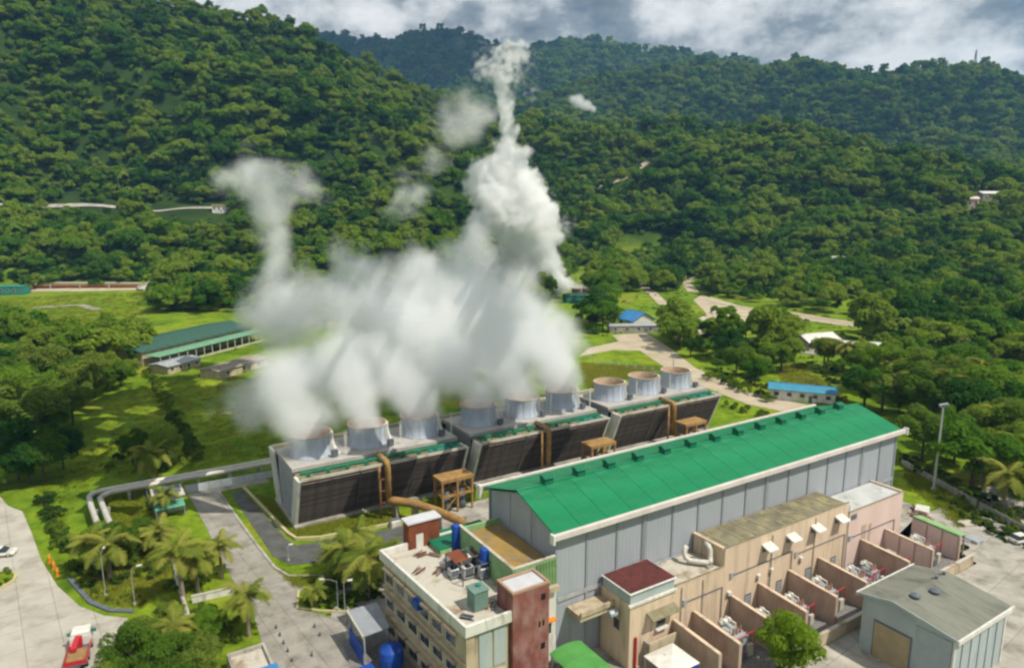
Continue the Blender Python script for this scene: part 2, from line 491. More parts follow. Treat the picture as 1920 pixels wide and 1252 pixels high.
# ------------------------------------------------------------------ mesh builder
class MB:
    def __init__(s):
        s.v = []; s.f = []; s.m = []; s.cur = 0

    def add(s, vs, fs):
        b = len(s.v)
        s.v += [tuple(x) for x in vs]
        s.f += [tuple(i + b for i in f) for f in fs]
        s.m += [s.cur] * len(fs)
        return s

    def box(s, x0, x1, y0, y1, z0, z1):
        return s.add([(x0, y0, z0), (x1, y0, z0), (x1, y1, z0), (x0, y1, z0), (x0, y0, z1), (x1, y0, z1), (x1, y1, z1), (x0, y1, z1)],
                     [(0, 3, 2, 1), (4, 5, 6, 7), (0, 1, 5, 4), (1, 2, 6, 5), (2, 3, 7, 6), (3, 0, 4, 7)])

    def cbox(s, c, sx, sy, sz):
        return s.box(c[0] - sx / 2, c[0] + sx / 2, c[1] - sy / 2, c[1] + sy / 2, c[2], c[2] + sz)

    def prism(s, poly, z0, z1):
        n = len(poly)
        vs = [(x, y, z0) for x, y in poly] + [(x, y, z1) for x, y in poly]
        return s.add(vs, [tuple(range(n - 1, -1, -1)), tuple(range(n, 2 * n))] + [(i, (i + 1) % n, n + (i + 1) % n, n + i) for i in range(n)])

    def extrude_x(s, prof, x0, x1):
        """profile of (y, z) points swept along x"""
        n = len(prof)
        vs = [(x0, y, z) for y, z in prof] + [(x1, y, z) for y, z in prof]
        return s.add(vs, [tuple(range(n)), tuple(range(2 * n - 1, n - 1, -1))] + [(i, n + i, n + (i + 1) % n, (i + 1) % n) for i in range(n)])

    def lathe(s, prof, seg=24, c=(0, 0, 0), cap=True):
        n = len(prof)
        vs = []
        for i in range(seg):
            a = 2 * math.pi * i / seg
            for r, z in prof:
                vs.append((c[0] + r * math.cos(a), c[1] + r * math.sin(a), c[2] + z))
        fs = []
        for i in range(seg):
            j = (i + 1) % seg
            for k in range(n - 1):
                fs.append((i * n + k, j * n + k, j * n + k + 1, i * n + k + 1))
        if cap:
            fs.append(tuple(i * n + n - 1 for i in range(seg)))
            fs.append(tuple(i * n for i in range(seg - 1, -1, -1)))
        return s.add(vs, fs)

    def tube(s, path, r, seg=8, r2=None):
        path = [Vector(p) for p in path]
        n = len(path)
        vs = []
        for i, p in enumerate(path):
            d = (path[min(i + 1, n - 1)] - path[max(i - 1, 0)]).normalized()
            up = Vector((0, 0, 1)) if abs(d.z) < 0.95 else Vector((1, 0, 0))
            a = d.cross(up).normalized(); b = a.cross(d).normalized()
            rr = r if r2 is None else r + (r2 - r) * i / (n - 1)
            for k in range(seg):
                t = 2 * math.pi * k / seg
                vs.append(p + a * (rr * math.cos(t)) + b * (rr * math.sin(t)))
        fs = []
        for i in range(n - 1):
            for k in range(seg):
                k2 = (k + 1) % seg
                fs.append((i * seg + k, i * seg + k2, (i + 1) * seg + k2, (i + 1) * seg + k))
        fs.append(tuple(range(seg - 1, -1, -1)))
        fs.append(tuple((n - 1) * seg + k for k in range(seg)))
        return s.add(vs, fs)

    def beam(s, a, b, w, h=None):
        """square bar between two points"""
        a = Vector(a); b = Vector(b); h = h or w
        d = (b - a).normalized()
        up = Vector((0, 0, 1)) if abs(d.z) < 0.95 else Vector((0, 1, 0))
        x = d.cross(up).normalized() * (w / 2); y = x.cross(d).normalized() * (h / 2)
        vs = [a - x - y, a + x - y, a + x + y, a - x + y, b - x - y, b + x - y, b + x + y, b - x + y]
        return s.add(vs, [(0, 3, 2, 1), (4, 5, 6, 7), (0, 1, 5, 4), (1, 2, 6, 5), (2, 3, 7, 6), (3, 0, 4, 7)])

    def mesh(s, name, mats, smooth=False):
        me = bpy.data.meshes.new(name)
        me.from_pydata(s.v, [], s.f)
        for m in (mats if isinstance(mats, (list, tuple)) else [mats]):
            me.materials.append(m)
        if isinstance(mats, (list, tuple)):
            me.polygons.foreach_set('material_index', s.m)
        bm = bmesh.new(); bm.from_mesh(me)
        bmesh.ops.recalc_face_normals(bm, faces=bm.faces)
        bm.to_mesh(me); bm.free()
        if smooth:
            for pl in me.polygons:
                pl.use_smooth = True
        me.update()
        return me

    def build(s, name, mats, parent=None, smooth=False, bevel=0.0, loc=None):
        o = bpy.data.objects.new(name, s.mesh(name, mats, smooth))
        C.objects.link(o)
        o.parent = parent
        if loc:
            o.location = loc
        if bevel:
            b = o.modifiers.new('bevel', 'BEVEL'); b.width = bevel; b.segments = 1; b.limit_method = 'ANGLE'
        return o


def tag(o, label, cat, group=None, kind=None):
    o['label'] = label
    o['category'] = cat
    if group:
        o['group'] = group
    if kind:
        o['kind'] = kind
    return o


def structure(o):
    o['kind'] = 'structure'
    return o


def thing(name, label, cat, loc=(0, 0, 0), rz=ROT, group=None):
    o = bpy.data.objects.new(name, None)
    o.empty_display_size = 0.5
    C.objects.link(o)
    o.location = loc
    o.rotation_euler = (0, 0, rz)
    tag(o, label, cat, group)
    return o


def inst(name, me, parent, loc=(0, 0, 0), rot=(0, 0, 0), sc=(1, 1, 1)):
    o = bpy.data.objects.new(name, me)
    C.objects.link(o)
    o.parent = parent
    o.location = loc
    o.rotation_euler = rot
    o.scale = sc
    return o


def copy_tree(o, parent=None):
    c = o.copy()
    C.objects.link(c)
    c.parent = parent
    for ch in o.children:
        copy_tree(ch, c)
    return c


# ================================================================== GROUND
def build_terrain():
    ys = np.unique(np.concatenate([np.arange(-150, 400, 16.0), np.arange(400, 1300, 9.0), np.arange(1300, 2400, 18.0), np.arange(2400, 5200, 36.0), [6500, 9000, 14000]]))
    xs1 = np.concatenate([np.arange(0, 900, 12.0), np.arange(900, 2600, 30.0), [3000, 3600, 4500, 6000, 9000, 14000]])
    xs = np.unique(np.concatenate([-xs1, xs1]))
    X, Y = np.meshgrid(xs, ys)
    Z = hgt(X.ravel(), Y.ravel())
    v = np.stack([X.ravel(), Y.ravel(), Z], 1)
    nx, ny = len(xs), len(ys)
    i = np.arange(nx * ny).reshape(ny, nx)
    f = np.stack([i[:-1, :-1], i[:-1, 1:], i[1:, 1:], i[1:, :-1]], -1).reshape(-1, 4)
    me = bpy.data.meshes.new('ground')
    me.from_pydata(v.tolist(), [], f.tolist())
    me.polygons.foreach_set('use_smooth', np.ones(len(f), bool))
    me.materials.append(GRASS)
    o = bpy.data.objects.new('ground', me)
    C.objects.link(o)
    structure(o)


build_terrain()


def sheet(name, pts, m, z=0.05, px=True):
    """flat polygon on the plant's level ground"""
    vs = [P(u, v, z) if px else W(u, v, z) for u, v in pts]
    bm = bmesh.new()
    bv = [bm.verts.new(p) for p in vs]
    fc = bm.faces.new(bv)
    if fc.normal.z < 0:
        fc.normal_flip()
    bmesh.ops.triangulate(bm, faces=[fc])
    bmesh.ops.recalc_face_normals(bm, faces=bm.faces)
    for q in bm.faces:
        if q.normal.z < 0:
            q.normal_flip()
    me = bpy.data.meshes.new(name)
    bm.to_mesh(me); bm.free()
    me.materials.append(m)
    o = bpy.data.objects.new(name, me)
    C.objects.link(o)
    return structure(o)


def strip(name, pts, w, m, lift=0.25, px=True):
    """road draped over the terrain along a polyline of pixels"""
    ctr = [G(u, v) for u, v in pts]
    fine = []
    for a, b in zip(ctr[:-1], ctr[1:]):
        k = max(2, int((b - a).length / 4))
        fine += [a.lerp(b, i / k) for i in range(k)]
    fine.append(ctr[-1])
    vs = []
    for i, p in enumerate(fine):
        d = (fine[min(i + 1, len(fine) - 1)] - fine[max(0, i - 1)]); d.z = 0; d.normalize()
        s = Vector((-d.y, d.x, 0)) * w / 2
        for q in (p - s, p + s):
            vs.append((q.x, q.y, float(hgt(np.array([q.x]), np.array([q.y]))[0]) + lift))
    me = bpy.data.meshes.new(name)
    me.from_pydata(vs, [], [(2 * i, 2 * i + 2, 2 * i + 3, 2 * i + 1) for i in range(len(fine) - 1)])
    me.materials.append(m)
    o = bpy.data.objects.new(name, me)
    C.objects.link(o)
    return structure(o)


ROADL = [(-260, 900), (0, 930), (15, 948), (42, 958), (60, 1000), (78, 1050), (108, 1098), (150, 1136), (195, 1153), (240, 1158), (222, 1195), (196, 1240), (180, 1320), (-500, 1320), (-500, 1000)]
sheet('road_left', ROADL, ROADM, 0.05)
INNER = [(345, 912), (500, 890), (505, 903), (412, 921), (440, 962), (478, 1015), (515, 1062), (540, 1078), (620, 1078), (625, 1095), (575, 1098), (558, 1112), (560, 1142), (640, 1160), (650, 1200), (672, 1252), (690, 1320), (480, 1320), (498, 1230), (480, 1165), (430, 1075), (385, 985)]
sheet('road_inner', INNER, mat('worn_road', (0.36, 0.335, 0.29), (0.27, 0.25, 0.215), 0.3, 0.9, bump=0.15, c=(0.19, 0.175, 0.145), cs=0.4, cpos=(0.48, 0.7), slabs=4.0), 0.054)
sheet('drain_apron', [(432, 924), (458, 919), (536, 1010), (556, 1022), (760, 986), (768, 1030), (620, 1052), (545, 1058), (512, 1042)], ASPH, 0.058)
sheet('path_grey', [(470, 930), (480, 928), (545, 1000), (535, 1003)], CONC, 0.062)
sheet('plant_apron', [(36, 50), (128, 50), (128, 108), (52, 108), (30, 98), (22, 80), (24, 60)], CONC, 0.05, px=False)
sheet('yard_gravel', [(57, 46.8), (114, 46.8), (114, 55.8), (57, 55.8)], GRAVEL, 0.062, px=False)
sheet('yard_right', [(60, -10), (170, -10), (150, 60), (122, 60), (114.6, 46.3), (60, 46.3)], CONC, 0.058, px=False)
sheet('road_dirt', [(1085, 668), (1105, 652), (1160, 640), (1148, 628), (1212, 624), (1256, 652), (1305, 690), (1400, 735), (1500, 756), (1560, 770), (1560, 790), (1400, 757), (1300, 717), (1240, 684), (1200, 657), (1150, 656)], DIRT, 0.05)
sheet('yard_dirt', [(1280, 640), (1295, 606), (1325, 588), (1300, 562), (1318, 552), (1400, 577), (1485, 586), (1610, 606), (1608, 614), (1510, 600), (1420, 600), (1395, 612), (1335, 626)], DIRT, 0.054)
strip('path_track', [(1190, 517), (1205, 535), (1225, 552), (1245, 572)], 6, DIRT)
strip('path_track', [(1300, 548), (1285, 530), (1297, 515), (1310, 508)], 7, DIRT)
strip('path_track', [(1330, 562), (1345, 568), (1400, 578), (1500, 590), (1600, 607)], 5, DIRT)
strip('path_track', [(1120, 356), (1160, 342), (1195, 322), (1215, 305)], 9, DIRT, 0.6)
strip('road_bench', [(-60, 392), (0, 388), (100, 389), (220, 391), (340, 393), (430, 394)], 6, CONC, 0.9)
strip('road_bench', [(-60, 548), (60, 546), (180, 545), (300, 541), (345, 520)], 9, DIRT, 0.3)
strip('path_terrace', [(60, 578), (110, 575), (150, 572), (185, 582)], 5, CONC, 0.3)
strip('path_white_strip', [(1440, 652), (1520, 662), (1640, 660)], 7, CONC, 0.2)


def kerb(name, label, pts, m, w=0.35, h=0.25, px=True):
    mb = MB()
    ps = [P(u, v, 0) if px else W(u, v, 0) for u, v in pts]
    for a, b in zip(ps[:-1], ps[1:]):
        mb.beam((a.x, a.y, h / 2), (b.x, b.y, h / 2), w, h)
    return tag(mb.build(name, m), label, 'kerb')


kerb('kerb', 'weathered yellow kerb round the lawn before the cooling towers', [(458, 917), (540, 1002), (556, 1012), (600, 1010), (755, 980)], KERB, 0.5, 0.5)
kerb('kerb', 'long pale kerb between grass bank and concrete plant road', [(410, 921), (440, 964), (478, 1017), (515, 1064), (542, 1080), (622, 1080)], CONC, 0.4, 0.2)
kerb('kerb', 'dark curved drain kerb beside the wide pale road', [(130, 1085), (150, 1108), (170, 1130), (205, 1145), (250, 1147)], STEELD, 0.6, 0.3)
kerb('kerb', 'yellowish kerb round the small planted island by the shed', [(560, 1108), (557, 1140), (600, 1146), (660, 1148)], KERB, 0.35, 0.25)

# ================================================================== TURBINE HALL (local frame, origin at its near left corner)
HX0, HX1, HY0, HY1, HE, HR = 44.4, 116.3, 61.4, 77.1, 17.2, 19.9


def box_mesh(name, sx, sy, sz, m, bevel=0):
    return MB().box(0, sx, 0, sy, 0, sz).mesh(name, m)


def build_hall():
    t = thing('turbine_hall', 'long grey sheet-clad hall with a bright green gabled roof', 'hall', W(HX0, HY0))
    Lh, Wh = HX1 - HX0, HY1 - HY0
    ym = Wh / 2
    MB().extrude_x([(0.3, 0), (0.3, HE - 0.2), (ym, HR - 0.5), (Wh - 0.3, HE - 0.2), (Wh - 0.3, 0)], 0.3, Lh - 0.3).build('inner_wall', STEELD, t)
    n = 15
    w = Lh / n
    pm = box_mesh('wall_panel', w - 0.22, 0.14, HE - 0.05, STEEL)
    for i in range(n):
        inst('wall_panel', pm, t, (i * w + 0.11, 0.14, 0))
        inst('wall_panel', pm, t, (i * w + 0.11, Wh - 0.28, 0))
    cm = box_mesh('column', 0.34, 0.3, HE, mat('column_steel', (0.30, 0.325, 0.36), (0.25, 0.275, 0.31), 0.5, 0.5))
    for i in range(n + 1):
        x = min(max(i * w - 0.17, 0.02), Lh - 0.36)
        inst('column', cm, t, (x, 0.0, 0))
        inst('column', cm, t, (x, Wh - 0.3, 0))
    for sx in (0.12, Lh - 0.26):
        for k in range(3):
            y0 = 0.42 + k * (Wh - 0.84) / 3; y1 = 0.42 + (k + 1) * (Wh - 0.84) / 3 - 0.15

            def top(y): return HE - 0.25 + (HR - HE - 0.3) * (1 - abs(y - ym) / ym)
            prof = [(y0, 0), (y0, top(y0))] + ([(ym, top(ym))] if y0 < ym < y1 else []) + [(y1, top(y1)), (y1, 0)]
            MB().extrude_x(prof, sx, sx + 0.14).build('gable_panel', STEEL, t)
    # roof: sheets side by side on both slopes
    ns = 18
    sw = (Lh + 1.0) / ns
    for side in (0, 1):
        y0, y1 = (-0.5, ym) if side == 0 else (ym, Wh + 0.5)
        z0, z1 = (HE + 0.15, HR) if side == 0 else (HR, HE + 0.15)
        me = MB().extrude_x([(y0, z0), (y1, z1), (y1, z1 - 0.16), (y0, z0 - 0.16)], 0.0, sw - 0.035).mesh('roof_sheet', GREEN_ROOF)
        for i in range(ns):
            inst('roof_sheet', me, t, (-0.5 + i * sw, 0, 0))
    MB().extrude_x([(ym - 0.35, HR - 0.02), (ym, HR + 0.10), (ym + 0.35, HR - 0.02), (ym, HR - 0.1)], -0.52, Lh + 0.52).build('ridge_cap', GREEN_ROOF, t)
    # fascia gutters
    MB().box(-0.8, Lh + 0.8, -1.0, -0.5, HE - 0.42, HE + 0.3).build('gutter', FASCIA, t, bevel=0.04)
    MB().box(-0.8, Lh + 0.8, Wh + 0.5, Wh + 0.95, HE - 0.5, HE + 0.42).build('gutter', FASCIA, t, bevel=0.04)
    MB().box(-1.15, -0.8, -1.2, -0.4, HE - 0.75, HE + 0.5).build('gutter_end', WHITE, t, bevel=0.05)
    MB().box(-1.2, -0.7, Wh + 0.3, Wh + 1.1, HE - 1.4, HE + 0.45).build('gutter_end', WHITE, t, bevel=0.05)
    MB().box(Lh + 0.8, Lh + 1.15, -1.2, -0.4, HE - 0.75, HE + 0.5).build('gutter_end', WHITE, t, bevel=0.05)
    for x in (3 * w, 8 * w, 13 * w):
        MB().tube([(x - 0.5, -0.12, HE - 0.4), (x - 0.5, -0.12, 9)], 0.11, 6).build('downpipe', GALV, t)
    # ventilators straddling the ridge
    vm = MB()
    vm.box(-0.62, 0.62, -0.62, 0.62, -0.35, 0.62)
    vm.extrude_x([(-0.85, 0.66), (0, 1.0), (0.85, 0.66), (0, 0.72)], -0.8, 0.8)
    vme = vm.mesh('roof_ventilator', GREEN_DK)
    for i in range(13):
        inst('roof_ventilator', vme, t, (4.2 + i * (Lh - 9.5) / 12, ym + 0.1, HR + 0.1))
    # base skirting along the lower annex roof
    MB().box(0.4, Lh - 0.4, -0.06, 0.0, 8.3, 8.9).build('flashing', GALV, t)


build_hall()

# ================================================================== PEACH ANNEX
AY = 55.9


def build_annex():
    t = thing('annex_building', 'long peach annex with flat roofs along the sunlit side of the hall', 'building', W(51.4, AY))
    dep = HY0 - AY - 0.02
    # x ranges relative to 51.4
    MB().box(0, 16.1, 0, dep, 0, 8.55).build('low_wall', PEACH, t, bevel=0.03)
    MB().box(16.1, 43.1, -0.02, dep, 0, 11.05).build('high_wall', PEACH, t, bevel=0.03)
    MB().box(43.1, 58.1, -0.01, dep, 0, 9.3).build('pink_wall', PINK, t, bevel=0.03)
    # roofs with parapets
    MB().box(7.4, 15.9, 0.3, dep - 0.1, 8.56, 8.62).build('low_roof', PALEROOF, t)
    MB().box(16.3, 42.9, 0.28, dep - 0.1, 11.06, 11.12).build('mossy_roof', MOSS, t)
    MB().box(43.4, 57.8, 0.3, dep - 0.1, 9.31, 9.37).build('pale_roof', mat('pale_blue_roof', (0.56, 0.57, 0.56), (0.44, 0.45, 0.44), 0.4, 0.8, c=(0.3, 0.28, 0.22), cs=0.6, cpos=(0.55, 0.75)), t)
    for x0, x1, z, m in ((7.4, 16.1, 8.55, PEACH), (16.1, 43.1, 11.05, PEACH), (43.1, 58.1, 9.3, PINK)):
        MB().box(x0, x1, -0.04, 0.24, z, z + 0.28).build('parapet', m, t, bevel=0.03)
        MB().box(x0 + 0.02, x1 - 0.02, -0.07, 0.2, z + 0.28, z + 0.34).build('coping', MOSS, t)
    MB().box(57.8, 58.14, 0.25, dep, 9.3, 9.7).build('parapet', PINK, t)
    MB().box(15.9, 16.4, 0.25, dep, 11.05, 11.35).build('parapet', PEACH, t)
    # steps of the mossy roof
    for k in range(9):
        MB().box(17.5 + 2.8 * k, 17.62 + 2.8 * k, 0.3, dep - 0.1, 11.12, 11.2).build('roof_joint', CONC, t)
    # penthouse with maroon roof
    MB().box(0.1, 7.3, 0.15, 5.2, 8.56, 9.85).build('penthouse_wall', BLUEGREY, t, bevel=0.03)
    MB().box(-0.12, 7.5, -0.1, 5.35, 9.85, 10.0).build('penthouse_eave', WHITE, t, bevel=0.03)
    MB().box(0.1, 7.3, 0.12, 5.15, 10.0, 10.1).build('penthouse_roof', MAROON, t)
    MB().box(-0.25, 7.5, -0.22, 0.12, 8.3, 8.56).build('ledge', WHITE, t)
    # awnings with their openings
    aw = MB().add([(-0.8, 0, 0), (0.8, 0, 0), (0.8, -1.0, -0.35), (-0.8, -1.0, -0.35), (-0.8, 0, 0.22), (0.8, 0, 0.22), (0.8, -1.0, -0.2), (-0.8, -1.0, -0.2)],
                  [(0, 3, 2, 1), (4, 5, 6, 7), (0, 1, 5, 4), (1, 2, 6, 5), (2, 3, 7, 6), (3, 0, 4, 7)]).mesh('awning', WHITE)
    op = box_mesh('vent_opening', 1.2, 0.08, 0.7, STEELD)
    for x in (75.7, 80.8, 86.3, 92.0):
        a = inst('awning', aw, t, (x - 51.4, -0.04, 9.7), sc=(1.2, 1.35, 1.3))
        inst('vent_opening', op, a, (-0.6, -0.03, -0.75))
    inst('vent_opening', op, t, (43.9, -0.07, 8.2), sc=(1.2, 1, 1.2))
    for x, z in ((74.3, 5.3), (77.0, 5.4), (68.5, 4.6), (83.5, 5.2)):
        b = MB().box(-0.3, 0.3, -0.45, 0, 0, 0.5).build('small_vent', WHITE, t, loc=(x - 51.4, -0.03, z), bevel=0.03)  # small box vents standing out from the wall
        MB().box(-0.05, 0.05, -0.1, 0, -0.6, 0).build('bracket', STEELD, b)
    # door recess on pink part
    MB().box(47.0, 48.2, -0.05, 0.0, 3.0, 6.6).build('door', PARTN, t)
    MB().box(48.9, 49.6, -0.05, 0.0, 3.0, 6.4).build('door', PARTN, t)
    for x, h in ((8.4, 8.4), (12.2, 8.3), (25.5, 10.8), (43.15, 10.9), (35.0, 10.9)):
        MB().tube([(x, -0.14, 0.3), (x, -0.14, h)], 0.07, 6).build('downpipe', CONC, t)
    for x0_, x1_, z_ in ((17.5, 30.0, 7.2), (31.0, 42.5, 6.4), (44.0, 56.0, 5.4), (9.0, 15.8, 6.1)):
        MB().tube([(x0_, -0.12, z_), (x1_, -0.12, z_)], 0.06, 6).build('conduit', STEELD, t)
        MB().tube([(x1_, -0.12, z_), (x1_, -0.12, 0.5)], 0.06, 6).build('conduit', STEELD, t)
        MB().box(x0_ - 0.3, x0_ + 0.3, -0.2, -0.03, z_ - 0.4, z_ + 0.4).build('junction_box', GALV, t)
    for x_ in (20.5, 27.0, 33.5, 39.5):
        f_ = MB().box(x_, x_ + 1.3, -0.07, -0.02, 1.0, 3.4).build('louvre_door', STEELD, t)
        for k_ in range(5):
            MB().box(x_ + 0.1, x_ + 1.2, -0.1, -0.07, 1.2 + k_ * 0.42, 1.45 + k_ * 0.42).build('slat', GALV, f_)
    # canopy and window by the corner
    MB().add([(2.6, 0, 6.6), (7.2, 0, 6.6), (7.2, -1.3, 6.2), (2.6, -1.3, 6.2), (2.6, 0, 6.75), (7.2, 0, 6.75), (7.2, -1.3, 6.32), (2.6, -1.3, 6.32)],
             [(0, 3, 2, 1), (4, 5, 6, 7), (0, 1, 5, 4), (1, 2, 6, 5), (2, 3, 7, 6), (3, 0, 4, 7)]).build('canopy', MOSS, t)
    f = MB().box(4.2, 5.9, -0.06, 0, 4.2, 5.7).build('window_frame', CREAM, t)
    MB().box(4.35, 5.75, -0.08, -0.06, 4.3, 5.6).build('pane', GLASS, f)
    MB().box(4.1, 6.0, -0.5, 0, 4.0, 4.18).build('window_sill', WHITE, t)
    f = MB().box(-0.06, 0, 1.6, 2.9, 4.3, 5.8).build('window_frame', CREAM, t)
    MB().box(-0.08, -0.06, 1.75, 2.75, 4.4, 5.7).build('pane', GLASS, f)
    MB().tube([(0.9, -0.2, 0), (0.9, -0.2, 4.2)], 0.16, 8).build('red_pipe', RED, t)
    MB().box(2.2, 7.6, -1.2, -1.0, 0, 3.4).build('stair_wall', CREAM, t)
    for k in range(6):
        MB().box(2.3 + 0.55 * k, 2.85 + 0.55 * k, -1.0, -0.02, 0, 3.2 - 0.5 * k).build('step', CONC, t)
    # left lean-to and dark passage beside the hall
    MB().box(-5.2, 0, 2.8, dep, 6.6, 7.3).build('bridge_beam', CREAM, t)
    MB().box(-5.2, 0, 2.6, 2.9, 7.3, 7.9).build('bridge_parapet', CREAM, t)
    MB().tube([(-1.6, 1.9, 6.9), (-0.4, 1.9, 6.9)], 0.45, 10).build('exhaust_pipe', GALV, t)


build_annex()


def build_duct():
    t = thing('ventilation_duct', 'bent silver ventilation duct on the low peach roof', 'duct', W(64.2, 56.6, 8.62))
    MB().tube([(0.3, 3.1, 2.2), (0.0, 3.1, 2.0), (-0.25, 3.0, 1.4), (-0.2, 2.7, 0.85), (0.1, 2.3, 0.6), (1.0, 1.3, 0.6), (1.8, 0.6, 0.6)], 0.36, 10).build('bent_pipe', PIPEW, t, True)
    MB().tube([(1.8, 0.5, 0.6), (2.2, 0.7, 0.7), (2.45, 1.0, 1.2), (2.5, 1.1, 2.0), (2.55, 1.5, 2.4), (2.6, 2.1, 2.5)], 0.36, 10).build('bent_pipe', PIPEW, t, True)
    MB().box(1.3, 2.3, 0.2, 1.0, 0, 0.3).build('pedestal', CONC, t)
    MB().box(-0.1, 0.3, 2.2, 2.6, 0, 0.3).build('pedestal', CONC, t)


build_duct()

# ------------------------------------------------------------------ blast walls and transformers
PARTS = [58.6, 62.1, 69.0, 74.6, 81.0, 87.8, 98.4, 105.0, 113.0]
PLAB = ['nearest sloping-topped peach blast wall beside the white-roofed shelter', 'second peach blast wall from the white-roofed shelter', 'third peach blast wall, partly behind the bright green tree',
        'fourth peach blast wall, its foot behind the bright green tree', 'middle of the nine peach blast walls along the annex', 'reddish blast wall sixth along the annex from the maroon roof',
        'seventh blast wall, before the pink end of the annex', 'eighth blast wall, shorter and beside the pink wall', 'end blast wall capped in light green beside the yard']


def build_partitions():
    for i, x in enumerate(PARTS):
        t = thing('blast_wall', PLAB[i], 'wall', W(x, 48.6), group='blast walls between the transformer bays')
        y1 = AY - 48.6 - 0.12
        MB().extrude_x([(0, 0), (0, 4.0), (y1, 4.35), (y1, 0)], -0.16, 0.16).build('wall', PINK if i > 6 else PARTN, t, bevel=0.03)
        MB().extrude_x([(-0.1, 4.0), (-0.1, 4.12), (y1, 4.47), (y1, 4.352)], -0.24, 0.24).build('coping', GREEN_LT if i == 8 else PEACH, t)
        MB().box(-0.26, 0.26, -0.3, 0.0, 0, 4.05).build('end_pier', PARTN, t)
        for k in (0.33, 0.66):
            MB().box(-0.2, 0.2, y1 * k - 0.14, y1 * k + 0.14, 0, 4.05).build('pilaster', PARTN, t)
        if i == 8:
            MB().add([(-0.2, -0.2, 4.2), (2.4, -0.2, 3.7), (2.4, y1, 4.05), (-0.2, y1, 4.55), (-0.2, -0.2, 4.3), (2.4, -0.2, 3.8), (2.4, y1, 4.15), (-0.2, y1, 4.65)],
                     [(0, 3, 2, 1), (4, 5, 6, 7), (0, 1, 5, 4), (1, 2, 6, 5), (2, 3, 7, 6), (3, 0, 4, 7)]).build('lean_to_roof', GREEN_LT, t)
            for yy in (0.1, y1 - 0.3):
                MB().box(2.1, 2.3, yy, yy + 0.2, 0, 3.75).build('post', CREAM, t)


build_partitions()


def build_transformer(x, y, s, label):
    t = thing('transformer', label, 'transformer', W(x, y), group='transformers between the blast walls')
    MB().box(-1.5 * s, 1.5 * s, -1.9 * s, 1.9 * s, 0.06, 0.35).build('plinth', CONC, t)
    MB().box(-1.0 * s, 1.0 * s, -1.5 * s, 1.5 * s, 0.35, 2.3 * s).build('tank', TRAFO, t, bevel=0.06)
    rm = MB()
    for k in range(7):
        rm.box(0, 0.55 * s, -1.3 * s + k * 0.42 * s, -1.3 * s + k * 0.42 * s + 0.12, 0.6, 2.1 * s)
    me = rm.mesh('radiator', TRAFO)
    inst('radiator', me, t, (1.0 * s, 0, 0))
    inst('radiator', me, t, (-1.55 * s, 0, 0))
    MB().tube([(-0.9 * s, 1.3 * s, 2.9 * s), (0.9 * s, 1.3 * s, 2.9 * s)], 0.38 * s, 12).build('conservator', WHITE, t, True)
    MB().box(-0.1, 0.1, 1.2 * s, 1.4 * s, 2.3 * s, 2.6 * s).build('support', TRAFO, t)
    bm_ = MB().lathe([(0.10, 0), (0.2, 0.1), (0.1, 0.2), (0.2, 0.32), (0.1, 0.42), (0.18, 0.55), (0.08, 0.65), (0.15, 0.78), (0.05, 0.95)], 10).mesh('bushing', PORC)
    for k in range(3):
        inst('bushing', bm_, t, ((k - 1) * 0.6 * s, -0.7 * s, 2.3 * s))
    MB().tube([(-1.75 * s, -2.0 * s, 0.1), (-1.75 * s, -2.0 * s, 2.9 * s), (1.75 * s, -2.0 * s, 2.9 * s), (1.75 * s, -2.0 * s, 0.1)], 0.07, 6).build('fire_pipe', RED, t)
    MB().tube([(-1.75 * s, -2.0 * s, 1.6 * s), (-1.75 * s, 2.0 * s, 1.6 * s)], 0.07, 6).build('fire_pipe', RED, t)
    MB().box(0.2 * s, 1.1 * s, -2.5 * s, -2.05 * s, 0.06, 1.6 * s).build('control_cabinet', mat('cabinet_beige', (0.5, 0.47, 0.4), (0.42, 0.39, 0.33), 1.0, 0.6), t, bevel=0.03)
    MB().box(-1.3 * s, -0.4 * s, -2.7 * s, -2.2 * s, 0.06, 1.1 * s).build('oil_drum_rack', STEELD, t)
    for k in range(2):
        MB().tube([((k - 0.5) * 0.9 * s, -0.1, 2.3 * s), ((k - 0.5) * 0.9 * s, -0.1, 3.2 * s), ((k - 0.5) * 0.9 * s, 1.6 * s, 3.3 * s)], 0.12, 6).build('pipe', WHITE, t)


TR = [(65.5, 52.4, 1.0, 'white-pipework transformer in the bay beside the bright green tree'), (71.8, 52.2, 0.85, 'grey transformer behind the crown of the bright green tree'), (77.8, 52.2, 0.9, 'small transformer with pale conservator just right of the bright green tree'),
      (84.3, 52.4, 1.0, 'grey transformer in the middle bay under the awnings'), (91.5, 52.0, 0.95, 'transformer in the wide bay behind the grey switch house'), (95.8, 52.6, 0.75, 'smaller transformer beside the dark drum in the wide bay'),
      (101.7, 52.4, 0.8, 'transformer in front of the pink wall doors'), (109.0, 52.0, 1.0, 'transformer beside the green-capped end wall')]
for a in TR:
    build_transformer(*a)


def yard_wall():
    t = thing('yard_wall', 'low peach wall closing the transformer yard', 'wall', W(70, 46.5))
    MB().box(0, 43.5, -0.15, 0.15, 0, 1.7).build('wall', CREAM, t, bevel=0.03)
    MB().box(-0.05, 43.55, -0.24, 0.24, 1.7, 1.86).build('coping', PALEROOF, t)
    for k in range(12):
        MB().box(k * 3.9 - 0.05, k * 3.9 + 0.3, -0.22, 0.22, 0, 1.705).build('pier', CREAM, t)


yard_wall()


